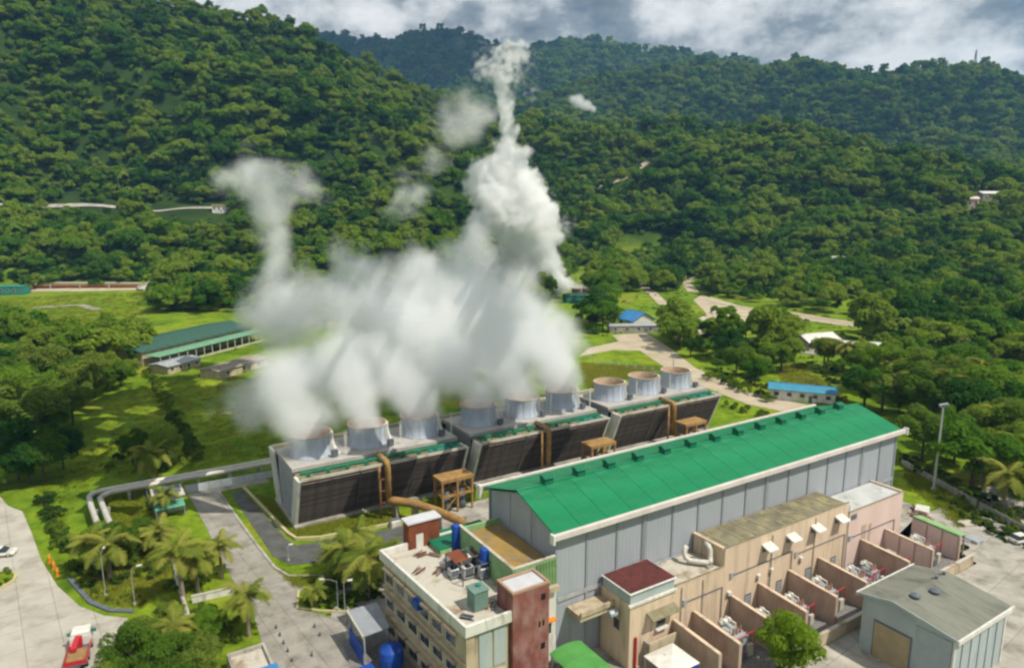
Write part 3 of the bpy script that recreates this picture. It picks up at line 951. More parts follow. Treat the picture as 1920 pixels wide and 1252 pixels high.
def drum(x, y):
    t = thing('cable_drum', 'dark cable drum lying in the wide transformer bay', 'drum', W(x, y))
    MB().tube([(0, -0.6, 1.0), (0, 0.6, 1.0)], 0.6, 14).build('core', TYRE, t)
    for yy in (-0.7, 0.6):
        MB().tube([(0, yy, 1.0), (0, yy + 0.12, 1.0)], 1.0, 18).build('flange', STEELD, t)


drum(94.3, 54.2)


# ------------------------------------------------------------------ grey switch house
def build_switch_house():
    x0, x1, y0, y1 = 79.0, 91.2, 33.0, 44.0
    t = thing('switch_house', 'blue-grey house with weathered olive roof at the right front corner', 'building', W(x0, y0))
    Lx, Ly = x1 - x0, y1 - y0
    ridge = Ly * 0.64
    prof = [(0.15, 0), (0.15, 7.5), (ridge, 8.35), (Ly - 0.15, 7.5), (Ly - 0.15, 0)]
    MB().extrude_x(prof, 0.15, Lx - 0.15).build('wall', BLUEGREY, t)
    n = 6
    w = Lx / n
    for i in range(n):
        MB().extrude_x([(-0.35, 7.55), (ridge, 8.5), (ridge, 8.4), (-0.35, 7.43)], -0.3 + i * (Lx + 0.6) / n, -0.33 + (i + 1) * (Lx + 0.6) / n).build('roof_sheet', GREYROOF, t)
        MB().extrude_x([(ridge, 8.5), (Ly + 0.35, 7.55), (Ly + 0.35, 7.43), (ridge, 8.4)], -0.3 + i * (Lx + 0.6) / n, -0.33 + (i + 1) * (Lx + 0.6) / n).build('roof_sheet', GREYROOF, t)
    MB().box(-0.45, Lx + 0.45, -0.6, -0.36, 7.0, 7.62).build('gutter', WHITE, t, bevel=0.03)
    MB().box(-0.45, Lx + 0.45, Ly + 0.36, Ly + 0.55, 7.2, 7.62).build('gutter', WHITE, t, bevel=0.03)
    MB().extrude_x([(-0.4, 7.3), (-0.4, 7.6), (ridge, 8.56), (Ly + 0.4, 7.6), (Ly + 0.4, 7.3), (ridge, 8.25)], -0.42, -0.31).build('barge_board', BLUEGREY, t)
    # front wall panels and posts
    for i in range(n):
        MB().box(i * w + 0.2, (i + 1) * w - 0.2, 0.06, 0.15, 0, 7.0).build('wall_panel', BLUEGREY, t)
    for i in range(n + 1):
        MB().box(min(max(i * w - 0.15, 0), Lx - 0.3), min(max(i * w + 0.15, 0.3), Lx), -0.05, 0.15, 0, 7.2).build('post', WHITE if i in (0, n) else BLUEGREY, t)
    # roller shutter on the side
    f = MB().box(0.02, 0.15, 4.6, 9.2, 0, 4.9).build('shutter_frame', STEELD, t)
    for k in range(12):
        MB().box(-0.02, 0.02, 4.75, 9.05, 0.05 + k * 0.39, 0.42 + k * 0.39).build('shutter_slat', TAN, f)
    MB().box(0.06, 0.15, 0.3, 4.3, 0.1, 6.8).build('side_panel', mat('blue_grey_panel', (0.36, 0.41, 0.42), (0.30, 0.35, 0.36), 0.5, 0.75), t)
    # ridge ventilators (dark holes)
    for x in (3.0, 6.2):
        MB().lathe([(0.45, -0.2), (0.45, 0.35), (0.62, 0.4), (0.62, 0.5), (0.1, 0.7)], 10, (x, ridge - 0.3 - 0.2 * x, 8.35 - 0.03 * x)).build('roof_ventilator', STEELD, t)
    for x, y in ((9.5, ridge), (11.3, ridge)):
        MB().lathe([(0.2, -0.2), (0.2, 0.3), (0.3, 0.4)], 8, (x, y, 8.5)).build('roof_ventilator', STEELD, t)


build_switch_house()


# ================================================================== OFFICE BLOCK
def quad_wall(pts, z0, z1):
    return MB().prism(pts, z0, z1)


def build_office():
    z = 12.0
    a = Lp(713, 1029, z); b = Lp(875, 1168, z)
    x0, x1 = 29.2, 41.0
    y0, y1 = 58.0, 78.0
    t = thing('office_block', 'cream office block with a pale flat roof and white parapet', 'building', W(x0, y0))
    Lx, Ly = x1 - x0, y1 - y0
    q = [(1.6, 0.2), (6.6, 0.2), (Lx, 3.2), (Lx, Ly - 0.2), (0.2, Ly - 0.2)]          # plan, slightly splayed left side
    MB().prism(q, 0, 10.9).build('wall', CREAM, t)

    def rim(pts, w, z0, z1, nm, m, closed=True):
        n = len(pts)
        for i in range(n if closed else n - 1):
            p, r = Vector((*pts[i], 0)), Vector((*pts[(i + 1) % n], 0))
            d = (r - p).normalized() * (w * 0.49)
            MB().beam(p - d + Vector((0, 0, (z0 + z1) / 2 + 0.002 * i)), r + d + Vector((0, 0, (z0 + z1) / 2 + 0.002 * i)), w, z1 - z0).build(nm, m, t, bevel=0.03)
    q2 = [(1.25, -0.15), (6.9, -0.15), (6.9, 3.0)]
    rim([(Lx - 0.1, Ly), (-0.1, Ly), (1.35, -0.1), (6.9, -0.1)], 0.35, 10.75, 12.0, 'parapet', WHITE, False)
    MB().prism([(1.7, 0.3), (6.6, 0.3), (Lx, 3.2), (Lx, Ly - 0.3), (0.3, Ly - 0.3)], 10.9, 11.1).build('roof_slab', PALEROOF, t)
    # ledges and window bands on the left face
    import itertools
    p0, p1 = Vector((0.2, Ly - 0.2, 0)), Vector((1.6, 0.2, 0))
    d = (p1 - p0); ln = d.length; d.normalize(); nrm = Vector((-abs(d.y), -d.x, 0)).normalized()
    ang = math.atan2(d.y, d.x)
    for zz in (1.0, 4.6, 8.0):
        for k in range(6):
            c = p0 + d * (1.6 + k * (ln - 3.0) / 5.6)
            f = MB().box(-1.15, 1.15, -0.09, 0.05, 0, 1.7).build('window_frame', WHITE, t, loc=(c.x, c.y, zz))
            f.rotation_euler.z = ang
            MB().box(-1.03, -0.03, -0.12, -0.085, 0.12, 1.58).build('pane', GLASS, f)
            MB().box(0.05, 1.03, -0.12, -0.085, 0.12, 1.58).build('pane', GLASS, f)
            MB().box(-1.3, 1.3, -0.55, 0.05, 1.74, 1.9).build('sunshade', CREAM, f)
    for zz in (3.7, 7.2):
        e = MB().box(0, ln, -0.4, 0.02, 0, 0.25).build('ledge', CREAM, t, loc=(p0.x, p0.y, zz)); e.rotation_euler.z = ang
    # near face, white bays
    for k in range(2):
        MB().box(3.0 + 1.8 * k, 4.5 + 1.8 * k, 0.08, 0.2, 6.0, 10.5).build('bay_panel', BLUEGREY, t)
        MB().box(3.0 + 1.8 * k, 4.5 + 1.8 * k, 0.08, 0.2, 1.0, 5.4).build('bay_panel', BLUEGREY, t)
    MB().box(1.4, 2.4, 0.02, 0.2, 0, 10.7).build('corner_pier', CREAM, t)
    # air conditioner on left face
    c = p0 + d * 9.5
    a_ = MB().box(-0.6, 0.6, -0.75, -0.12, 0, 1.1).build('wall_unit', BLUE, t, loc=(c.x, c.y, 8.9)); a_.rotation_euler.z = ang
    # upper green block toward the hall
    gx0, gx1, gy0, gy1, gz = Lx - 2.6, HX0 - x0 - 0.1, 3.2, 16.2, 14.5
    MB().box(gx0, gx1, gy0, gy1, 0, 13.3).build('green_block', GREEN_LT, t)
    MB().box(gx0 + 0.3, gx1 - 0.05, gy0 + 0.3, gy1 - 0.3, 13.3, 13.45).build('mossy_roof', MOSS2, t)
    MB().box(gx0 - 0.06, gx0 + 0.24, gy0, gy1, 13.3, gz).build('green_parapet', GREEN_LT, t, bevel=0.03)
    MB().box(gx0 + 0.24, gx1, gy0 - 0.06, gy0 + 0.24, 13.3, gz).build('green_parapet', GREEN_LT, t, bevel=0.03)
    MB().box(gx0 + 0.24, gx1, gy1 - 0.24, gy1 + 0.06, 13.3, gz - 0.3).build('green_parapet', GREEN_LT, t, bevel=0.03)
    MB().box(gx0 - 0.12, gx0 + 0.3, gy0 - 0.12, gy1 + 0.1, gz, gz + 0.1).build('coping', PALEROOF, t)
    MB().box(gx0 + 0.3, gx1, gy0 - 0.12, gy0 + 0.3, gz, gz + 0.1).build('coping', PALEROOF, t)
    # balcony bars on the near right corner
    for k in range(7):
        MB().box(gx0 + 3.2 + k * 0.42, gx0 + 3.32 + k * 0.42, gy0 - 0.35, gy0 - 0.2, 11.2, gz - 0.1).build('baluster', GREEN_LT, t)
    MB().box(gx0 + 3.0, gx1, gy0 - 0.9, gy0 - 0.07, 10.6, 11.2).build('balcony_slab', CREAM, t)
    MB().box(gx0 + 3.3, gx0 + 5.9, gy0 - 0.2, gy0 - 0.06, 1.0, 10.4).build('white_bay', WHITE, t)
    MB().box(gx0 + 3.9, gx0 + 5.2, gy0 - 0.26, gy0 - 0.2, 5.0, 6.6).build('pane', GLASS, t)
    MB().box(gx0 + 3.5, gx0 + 5.6, gy0 - 0.9, gy0 - 0.2, 6.8, 6.95).build('sunshade', ORANGE, t)
    # blue columns
    for yy in (9.0, 16.4):
        MB().box(gx0 - 0.85, gx0 - 0.07, yy - 0.45, yy + 0.45, 11.1, gz + 0.15).build('blue_column', BLUE, t, bevel=0.04)
    # openings in the green wall
    f = MB().box(gx0 - 0.05, gx0, 11.0, 13.4, 11.2, 13.0).build('door_frame', STEELD, t)
    MB().box(gx0 - 0.07, gx0 - 0.05, 11.2, 13.2, 11.2, 12.8).build('door_leaf', RUST, f)
    # rear wing, light green with a low roof to the hall
    MB().box(6.5, gx1, 16.4, 21.2, 0, 11.6).build('rear_wing', GREEN_LT, t)
    MB().box(6.3, gx1, 16.2 + 0.3, 21.4, 11.62, 11.8).build('rear_roof', GREEN_DK, t)
    # red stair towers
    MB().box(6.9, 11.7, -0.4, 2.9, 0, 13.9).build('stair_tower', BRICKRED, t, bevel=0.03)
    MB().box(7.2, 11.4, -0.1, 2.6, 13.9, 13.95).build('stair_roof', mat('pale_grey_deck', (0.56, 0.56, 0.58), (0.46, 0.46, 0.48), 0.5, 0.8), t)
    for (xa, xb, ya, yb) in ((6.85, 11.75, -0.45, -0.15), (6.85, 11.75, 2.65, 2.95), (6.86, 7.16, -0.15, 2.65), (11.44, 11.74, -0.15, 2.65)):
        MB().box(xa, xb, ya, yb, 13.9, 14.15).build('coping', mat('coping_tan', (0.42, 0.28, 0.2), (0.34, 0.22, 0.15), 0.8, 0.8), t)
    for zz in (3.0, 6.2, 9.0, 12.2):
        for xx in ((10.6,) if zz != 9.0 else (10.3, 10.8)):
            MB().box(xx, xx + (0.55 if zz != 9.0 else 0.2), -0.46, -0.39, zz, zz + 0.7).build('slot_window', DARK, t)
    MB().box(3.6, 8.0, Ly - 0.4, Ly + 1.4, 11.1, 14.6).build('stair_head', RUST, t, bevel=0.03)
    MB().box(3.4, 8.2, Ly - 0.6, Ly + 1.6, 14.6, 14.8).build('stair_head_roof', mat('pale_grey_deck', (0.56, 0.56, 0.58)), t)
    MB().box(4.6, 5.6, Ly - 0.46, Ly - 0.4, 11.1, 13.0).build('door_leaf', WHITE, t)
    MB().box(4.2, 9.2, 3.3, 3.45, 11.1, 11.5).build('roof_kerb', PALEROOF, t)


build_office()


def roof_units():
    specs = [(36.9, 70.0, 1.5, 1.0, 1.2, WHITE, 'white condenser beside the green wall door'), (36.0, 67.6, 1.3, 1.0, 1.3, WHITE, 'white condenser nearest the grey-green roof tank'), (37.6, 66.6, 1.2, 0.9, 1.2, GALV, 'silver condenser under the second blue column'),
             (34.6, 68.6, 1.1, 1.0, 1.0, GALV, 'grey condenser at the middle of the pale roof'), (37.3, 68.6, 1.8, 0.9, 0.9, STEELD, 'dark condenser between the white condensers'), (35.6, 70.4, 1.4, 1.0, 0.8, STEELD, 'dark flat condenser furthest from the roof tank')]
    for x, y, sx, sy, sz, m, lb in specs:
        t = thing('condenser_unit', lb, 'condenser', W(x, y, 11.1), group='condensers on the office roof')
        for yy in (-sy / 2 + 0.06, sy / 2 - 0.16):
            MB().box(-sx / 2, sx / 2, yy, yy + 0.1, 0, 0.25).build('foot', STEELD, t)
        MB().box(-sx / 2, sx / 2, -sy / 2, sy / 2, 0.25, 0.25 + sz).build('case', m, t, bevel=0.05)
        MB().lathe([(sy * 0.4, 0), (sy * 0.4, 0.1), (sy * 0.3, 0.1)], 14, (0, 0, 0.25 + sz)).build('fan_grille', TYRE, t)
        MB().box(-sx / 2 + 0.1, sx / 2 - 0.1, -sy / 2 - 0.02, -sy / 2, 0.4, 0.1 + sz).build('coil', STEELD, t)
    t = thing('roof_tank', 'grey-green square tank on the office roof near its front corner', 'tank', W(34.0, 61.6, 11.1))
    MB().box(-0.9, 0.9, -0.9, 0.9, 0.2, 2.3).build('body', TANKGREEN, t, bevel=0.08)
    MB().box(-1.0, 1.0, -1.0, 1.0, 2.3, 2.45).build('lid', TANKGREEN, t, bevel=0.03)
    MB().lathe([(0.3, 0), (0.3, 0.2)], 10, (0.2, 0.2, 2.45)).build('hatch', TEAL, t)
    MB().box(-0.9, 0.9, -0.8, 0.8, 0, 0.2).build('base', CONC, t)
    rk = random.Random(8)
    names = ['nearest the stair head', 'second from the stair head', 'in the middle of the roof', 'behind the condensers', 'beside the first blue column', 'at the left parapet', 'by the front parapet', 'right of the roof tank', 'between tank and condensers']
    spots = [(33.4, 75.6), (35.2, 74.6), (33.6, 70.5), (38.0, 71.6), (38.4, 73.6), (31.6, 72.0), (32.2, 60.4), (35.6, 61.0), (35.4, 65.0)]
    for (x, y), nm in zip(spots, names):
        q = thing('plank_pile', 'small pile of planks and pipe ' + nm, 'planks', W(x, y, 11.1), rk.random() * 3, group='plank piles on the office roof')
        for k in range(4):
            a_ = rk.uniform(-0.5, 0.5)
            MB().box(-0.9 * rk.uniform(0.5, 1.2), 0.9, -0.09 + a_, 0.09 + a_, 0.09 * k, 0.09 * k + 0.08).build('plank', rk.choice([CARGO, RUST, GALV, STEELD]), q)
        MB().tube([(-0.8, 0.4, 0.1), (0.7, 0.5, 0.35)], 0.07, 6).build('pipe', STEELD, q)
    q = thing('roof_frame', 'dark steel frame standing over the office roof condensers', 'steel frame', W(36.6, 68.4, 11.1))
    for xx in (-2.0, 2.0):
        for yy in (-2.2, 0, 2.2):
            MB().beam((xx, yy, 0), (xx, yy, 2.0), 0.12).build('post', STEELD, q)
    for yy in (-2.2, 0, 2.2):
        MB().beam((-2.1, yy, 2.05), (2.1, yy, 2.05), 0.12).build('beam', STEELD, q)
    for xx in (-2.0, -0.7, 0.7, 2.0):
        MB().beam((xx, -2.3, 2.16), (xx, 2.3, 2.16), 0.08).build('purlin', STEELD, q)
    MB().box(-2.1, -0.2, -0.6, 2.3, 2.21, 2.25).build('cover_sheet', RUST, q)
    t = thing('pipe_run', 'tangle of grey pipes crossing the pale office roof', 'pipes', W(36.2, 72.0, 11.1))
    for k in range(5):
        MB().tube([(-1.5 + 0.5 * k, -3.5, 0.2 + 0.05 * k), (-1.4 + 0.5 * k, 0.5 + 0.3 * k, 0.25 + 0.05 * k), (0.8, 0.9 + 0.3 * k, 0.3 + 0.05 * k)], 0.09, 6).build('pipe', STEELD if k % 2 else GALV, t)
    for k in range(4):
        MB().box(-1.7, 1.4, -3.2 + k * 1.1, -3.05 + k * 1.1, 0, 0.12).build('pipe_support', CONC, t)


roof_units()


# ================================================================== COOLING TOWERS
CTX = [(27.5, 59.8), (62.2, 94.6), (97.4, 129.6)]
CTY = 121.5


def stack_parts(t, lx, first):
    sh = thing_part_stack
    o = inst('fan_stack', sh['shell'], t, (lx, 0, 10.6))
    inst('inner_lining', sh['inner'], o)
    inst('rim', sh['rim'], o)
    for k in range(16):
        inst('rib', sh['rib'], o, rot=(0, 0, 2 * math.pi * k / 16))
    inst('fan', sh['fan'], o, (0, 0, 1.6))
    inst('lit_edge_ladder', sh['stair'], o)
    inst('motor', sh['motor'], o, (3.0, -4.0, 0))


def make_stack_meshes():
    prof = [(3.8, 0), (3.55, 0.7), (3.42, 1.5), (3.4, 2.3), (3.5, 3.2), (3.6, 3.9)]
    d = {}
    d['shell'] = MB().lathe(prof, 32, cap=False).mesh('fan_stack', STACK, True)
    d['inner'] = MB().lathe([(r - 0.09, z) for r, z in prof], 32, cap=False).mesh('inner_lining', STACKIN, True)
    d['rim'] = MB().lathe([(3.5, 3.86), (3.72, 3.86), (3.72, 4.02), (3.5, 4.02), (3.5, 3.86)], 32, cap=False).mesh('rim', mat('rim_tan', (0.60, 0.48, 0.36), (0.46, 0.34, 0.24), 0.8, 0.8))
    rb = MB()
    for (r, z), (r2, z2) in zip(prof[:-1], prof[1:]):
        rb.beam((r + 0.03, 0, z), (r2 + 0.03, 0, z2), 0.12, 0.1)
    d['rib'] = rb.mesh('rib', mat('rib_grey', (0.44, 0.48, 0.55), (0.38, 0.42, 0.48), 1, 0.6))
    fn = MB()
    for k in range(6):
        a = k * math.pi / 3
        c, s = math.cos(a), math.sin(a)
        fn.add([(0.4 * c - 0.3 * s, 0.4 * s + 0.3 * c, 0.1), (0.4 * c + 0.3 * s, 0.4 * s - 0.3 * c, -0.1), (3.1 * c + 0.25 * s, 3.1 * s - 0.25 * c, -0.05), (3.1 * c - 0.25 * s, 3.1 * s + 0.25 * c, 0.05)], [(0, 1, 2, 3)])
    fn.lathe([(0.55, -0.2), (0.55, 0.2)], 12)
    d['fan'] = fn.mesh('fan', GALV)
    st = MB()                                   # white flared fin stands for the shell's sunlit edge, plus its ladder
    prof2 = [(5.2, 0.0), (4.6, 0.6), (4.2, 1.3), (3.95, 2.2), (3.85, 3.1), (3.86, 4.0)]
    for ang in (-0.55,):
        c, sn = math.cos(ang), math.sin(ang)
        for (r, z), (r2, z2) in zip(prof2[:-1], prof2[1:]):
            q = [(3.45, z), (r, z), (r2, z2), (3.45, z2)]
            vs = []
            for w in (-0.75, 0.75):
                vs += [(rr * c - w * sn, rr * sn + w * c, zz) for rr, zz in q]
            st.add(vs, [(0, 1, 2, 3), (7, 6, 5, 4), (1, 5, 6, 2), (0, 3, 7, 4), (3, 2, 6, 7), (0, 4, 5, 1)])
    for k in range(10):
        st.beam((4.9, -4.0, 0.4 * k), (5.4, -3.6, 0.4 * k), 0.06)
    for q in ((4.9, -4.0), (5.4, -3.6)):
        st.beam((q[0], q[1], 0), (q[0], q[1], 4.4), 0.07)
    d['stair'] = st.mesh('lit_edge_ladder', WHITE)
    d['motor'] = MB().box(-0.55, 0.55, -0.4, 0.4, 0.2, 1.3).lathe([(0.35, 0), (0.35, 0.25)], 8, (0, 0, 0)).mesh('motor', STEELD)
    return d


thing_part_stack = make_stack_meshes()
STEPM = {}


def build_cooling_tower(i, x0, x1, label):
    t = thing('cooling_tower', label, 'cooling tower', W(x0, CTY), group='cooling tower blocks in a row')
    Lx = x1 - x0
    yb, yt, zt = 6.0, 10.0, 9.5                     # half width at foot and at top of the leaning louvre faces
    # casing: plenum, and near-black fill painting the shade behind the louvres
    MB().box(0.6, Lx - 0.6, -5.6, 5.6, 0.3, 9.9).build('plenum', mat('plenum_grey', (0.34, 0.36, 0.38), (0.26, 0.27, 0.29), 0.4, 0.8), t)
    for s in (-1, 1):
        MB().extrude_x([(s * (yb - 0.35), 0.5), (s * (yt - 0.35), zt - 0.1), (s * 5.7, zt - 0.1), (s * 5.62, 0.5)], 0.5, Lx - 0.5).build('dark_recess_fill', DARK, t)
    MB().box(-0.2, Lx + 0.2, -yb - 1.2, yb + 1.2, 0, 0.5).build('basin', CONC, t)
    # louvres: bays of slats on both faces
    nb = 3
    bw = (Lx - 1.2) / nb
    lm = MB().add([(0, 0, 0), (bw - 0.3, 0, 0), (bw - 0.3, -0.3, -0.24), (0, -0.3, -0.24), (0, 0, 0.07), (bw - 0.3, 0, 0.07), (bw - 0.3, -0.3, -0.17), (0, -0.3, -0.17)],
                  [(0, 3, 2, 1), (4, 5, 6, 7), (0, 1, 5, 4), (1, 2, 6, 5), (2, 3, 7, 6), (3, 0, 4, 7)]).mesh('louver', LOUV)
    rows = 16
    for b in range(nb):
        for r in range(rows):
            f = (r + 0.7) / rows
            inst('louver', lm, t, (0.75 + b * bw, -(yb + (yt - yb) * f) + 0.12, 0.5 + (zt - 0.7) * f))
            if r % 3 == 0:
                inst('louver', lm, t, (0.75 + b * bw + bw - 0.3, (yb + (yt - yb) * f) - 0.12, 0.5 + (zt - 0.7) * f), (0, 0, math.pi))
    for b in range(nb * 2 + 1):
        x = 0.6 + b * bw / 2
        MB().beam((x, -yb - 0.22, 0.4), (x, -yt - 0.22, zt - 0.1), 0.14).build('louver_post', STEELD, t)
    # white end panels
    for x in (0, Lx - 0.5):
        for s in (-1, 1):
            MB().extrude_x([(s * (yb + 0.3), 0), (s * (yt + 0.4), zt + 0.25), (s * (yt - 2.6), zt + 0.25), (s * (yb - 2.0), 0)], x, x + 0.5).build('end_panel', WHITE, t, bevel=0.03)
    # hot water basin decks, fan deck
    for s in (-1, 1):
        a, b = sorted((s * 5.9, s * (yt + 0.1)))
        MB().box(0.5, Lx - 0.5, a, b, zt - 0.1, zt + 0.15).build('basin_deck', MOSS, t)
        MB().box(0.5, Lx - 0.5, s * (yt + 0.1) - 0.12, s * (yt + 0.1) + 0.12, zt + 0.0, zt + 0.5).build('basin_edge', PALEROOF, t)
    MB().box(0.2, Lx - 0.2, -5.9, 5.9, 9.9, 10.55).build('fan_deck', mat('deck_pale', (0.44, 0.425, 0.395), (0.34, 0.325, 0.295), 0.4, 0.85, c=(0.28, 0.25, 0.2), cs=0.6, cpos=(0.55, 0.75)), t)
    # green distribution pipe, valves, handrail on the near basin deck
    MB().tube([(1.2, -7.4, zt + 0.55), (Lx - 1.0, -7.4, zt + 0.55)], 0.32, 8).build('header_pipe', GREEN_DK, t)
    for k in range(9):
        MB().box(2 + k * 3.4, 2.5 + k * 3.4, -8.9, -8.4, zt + 0.15, zt + 0.75).build('valve', GREEN_DK, t)
    hr = MB()
    for zz in (0.55, 1.05):
        hr.beam((0.6, -9.6, zt + 0.2 + zz), (Lx - 0.6, -9.6, zt + 0.2 + zz), 0.06)
    hr.build('handrail', mat('rail_green', (0.05, 0.20, 0.09), (0.03, 0.14, 0.06)), t)
    pm = MB().box(-0.04, 0.04, -0.04, 0.04, 0, 1.1).mesh('rail_post', MATS['rail_green'])
    for k in range(14):
        inst('rail_post', pm, t, (0.7 + k * (Lx - 1.4) / 13, -9.6, zt + 0.15))
    MB().box(Lx - 7.5, Lx - 1.0, -9.3, -6.4, zt + 0.16, zt + 0.3).build('teal_cover', TEAL, t)
    for k in range(3):
        stack_parts(t, 5.35 + k * 10.7, i == 0)
    # rusty riser pipe up the face
    xr = Lx * 0.48
    MB().tube([(xr, -6.5, zt + 0.9), (xr, -10.6, zt + 0.9), (xr, -11.0, zt + 0.6), (xr, -11.1, zt), (xr, -11.1, 2.8)], 0.55, 12).build('riser_pipe', BROWN, t, True)
    MB().tube([(xr - 1.5, -11.0, zt + 0.4), (xr - 1.5, -11.0, 0.2)], 0.22, 8).build('riser_pipe', BROWN, t, True)
    for zz in (3.0, 5.2, 7.4):
        MB().beam((xr - 1.8, -11.1, zz), (xr + 0.8, -11.1, zz), 0.2).build('pipe_clamp', RUST, t)


CTL = ['nearest cooling tower block of three cells, its dark louvres in full view', 'middle cooling tower block, its foot hidden by the green roof', 'farthest cooling tower block, at the end of the row']
for i, (a, b) in enumerate(CTX):
    build_cooling_tower(i, a, b, CTL[i])


def pump_frames():
    for i, (x, lb) in enumerate(((54.5, 'rusty steel pump frame by the nearest cooling tower block'), (88.5, 'rusty pump frame before the middle cooling tower block'), (115.5, 'rusty pump frame before the farthest cooling tower block'))):
        t = thing('pump_gantry', lb, 'steel frame', W(x, 107.5), group='pump frames beside the cooling towers')
        for px_ in (-3, 0, 3):
            for py in (-1.6, 1.6):
                MB().beam((px_, py, 0), (px_, py, 6.2), 0.35).build('post', BROWN, t)
        for zz in (3.4, 6.2):
            for py in (-1.6, 1.6):
                MB().beam((-3.3, py, zz + 0.01), (3.3, py, zz + 0.01), 0.4).build('beam', BROWN, t)
            for px_ in (-3, 0, 3):
                MB().beam((px_, -1.4, zz), (px_, 1.4, zz), 0.3).build('beam', BROWN, t)
        MB().box(-3.3, 3.3, -1.8, 1.8, 6.42, 6.6).build('deck', BROWN, t)
        MB().beam((-3, -1.6, 0.2), (0, -1.6, 3.3), 0.18).build('brace', BROWN, t)
        for k in (-1.5, 1.5):
            MB().lathe([(0.9, 0), (0.9, 2.2), (0.6, 2.5), (0.6, 3.6), (0.45, 3.9)], 12, (k, 0, 0)).build('pump', STEELD, t, True)


pump_frames()


def big_pipe():
    """rusty circulating pipe from the riser of the nearest tower to the hall"""
    pts_px = [(757, 895, 3.4), (775, 912, 3.3), (800, 916, 3.2), (835, 922, 3.2), (860, 935, 3.2), (880, 948, 3.2), (900, 962, 3.2)]
    w = [P(u, v, z) for u, v, z in pts_px]
    xr = CTX[0][0] + (CTX[0][1] - CTX[0][0]) * 0.48
    start = W(xr, CTY - 11.1, 3.2)
    path = [start, start.lerp(W(45.0, 108.6, 3.2), 0.5)] + [W(x, y, 3.2) for x, y in ((46.5, 106.5), (48.5, 101.5), (50.0, 96.0), (50.6, 90.0), (50.8, 84.0), (50.8, 78.5))]
    t = thing('circulating_pipe', 'rusty pipe curving from the nearest cooling tower toward the hall', 'pipe', (0, 0, 0), 0)
    MB().tube(path, 0.75, 12).build('pipe', BROWN, t, True)
    for p in path[1::1]:
        MB().box(-0.25, 0.25, -0.7, 0.7, 0, 2.5).build('support', CONC, t, loc=(p.x, p.y, 0)).rotation_euler.z = ROT
        MB().beam((p.x - 0.7, p.y, 0), (p.x - 0.7, p.y, 2.7), 0.2).build('prop', BROWN, t)


big_pipe()


# ------------------------------------------------------------------ white pipeline on the left
def pipeline():
    t = thing('pipeline', 'twin pale insulated pipeline bending at the edge of the left lawn', 'pipeline', (0, 0, 0), 0)
    for off, z in ((0.0, 2.3), (1.7, 2.3)):
        path = [W(36, 144.3 - off, z)] + [W(x, 144.6 - off + 0.02 * (30 - x), z) for x in (30, 22, 14, 6, 2)] + [W(-0.5 + off * 0.9, 145.0 - off, z), W(-1.9 + off, 144.3 - off * 1.2, z), W(-2.4 + off, 143 - off, z), W(-2.2 + off, 138, z), W(-1.6 + off, 131, z), W(-1.2 + off, 127, z), W(-1.0 + off, 122, z - 0.6)]
        MB().tube(path, 0.48, 12).build('pipe', PIPEW, t, True)
    for x in (4, 10, 16, 22, 28):
        f = MB().box(-0.25, 0.25, -1.6, 1.6, 1.1, 1.5).box(-0.2, 0.2, -1.5, -1.1, 0, 1.1).box(-0.2, 0.2, 1.1, 1.5, 0, 1.1).build('support', CONC, t, loc=W(x, 144.0 + 0.02 * (30 - x) - 0.2))
        f.rotation_euler.z = ROT
    for y in (138, 131):
        f = MB().box(-1.4, 1.8, -0.2, 0.2, 1.1, 1.5).box(-1.3, -0.9, -0.2, 0.2, 0, 1.1).box(1.3, 1.7, -0.2, 0.2, 0, 1.1).build('support', CONC, t, loc=W(-1.1, y))
        f.rotation_euler.z = ROT


pipeline()


def fence(name, label, a, b, n, h, mpost, mrail, solid=None, z=0.0):
    """posts and panels between two local points"""
    pa, pb = W(*a), W(*b)
    ln = (pb - pa).length
    rz = math.atan2(pb.y - pa.y, pb.x - pa.x)
    t = thing(name, label, 'fence', pa, rz)
    pm = MB().box(-0.09, 0.09, -0.09, 0.09, 0, h + 0.1).mesh('post', mpost)
    w = ln / n
    for k in range(n + 1):
        inst('post', pm, t, (k * w, 0, 0))
    if solid:
        me = MB().box(0.1, w - 0.1, -0.05, 0.05, 0.05, h).mesh('panel', solid)
        for k in range(n):
            inst('panel', me, t, (k * w, 0, 0))
    else:
        rm = MB()
        for zz in (0.25, 0.55, 0.95):
            rm.box(0.09, w - 0.09, -0.025, 0.025, h * zz - 0.03, h * zz + 0.03)
        me = rm.mesh('rail', mrail)
        for k in range(n):
            inst('rail', me, t, (k * w, 0, 0))
    return t


fence('boundary_fence', 'pale panel fence below the pipeline beside the nearest cooling tower', (13.4, 141.4), (33, 140.4), 9, 1.5, GALV, GALV, mat('pale_panel', (0.55, 0.60, 0.60), (0.45, 0.5, 0.5), 0.6, 0.7))
fence('boundary_fence', 'grey concrete fence running down to the right behind the hall', Lp(1690, 872), Lp(1830, 950), 14, 1.4, CONC, CONC, CONC)
fence('boundary_fence', 'grey concrete fence leaving the frame beside the right yard', Lp(1835, 953), Lp(1990, 1040), 14, 1.4, CONC, CONC, CONC)
fence('rail_fence', 'thin dark rail fence down the left lawn toward the road', Lp(262, 900), Lp(305, 1000), 8, 1.3, STEELD, STEELD)
fence('rail_fence', 'thin pale rail fence along the concrete plant road verge', Lp(305, 985), Lp(345, 1140), 12, 1.2, GALV, GALV)
fence('rail_fence', 'white rail fence above the dirt road behind the cooling towers', Lp(1115, 680), Lp(1240, 700), 8, 1.5, WHITE, WHITE)


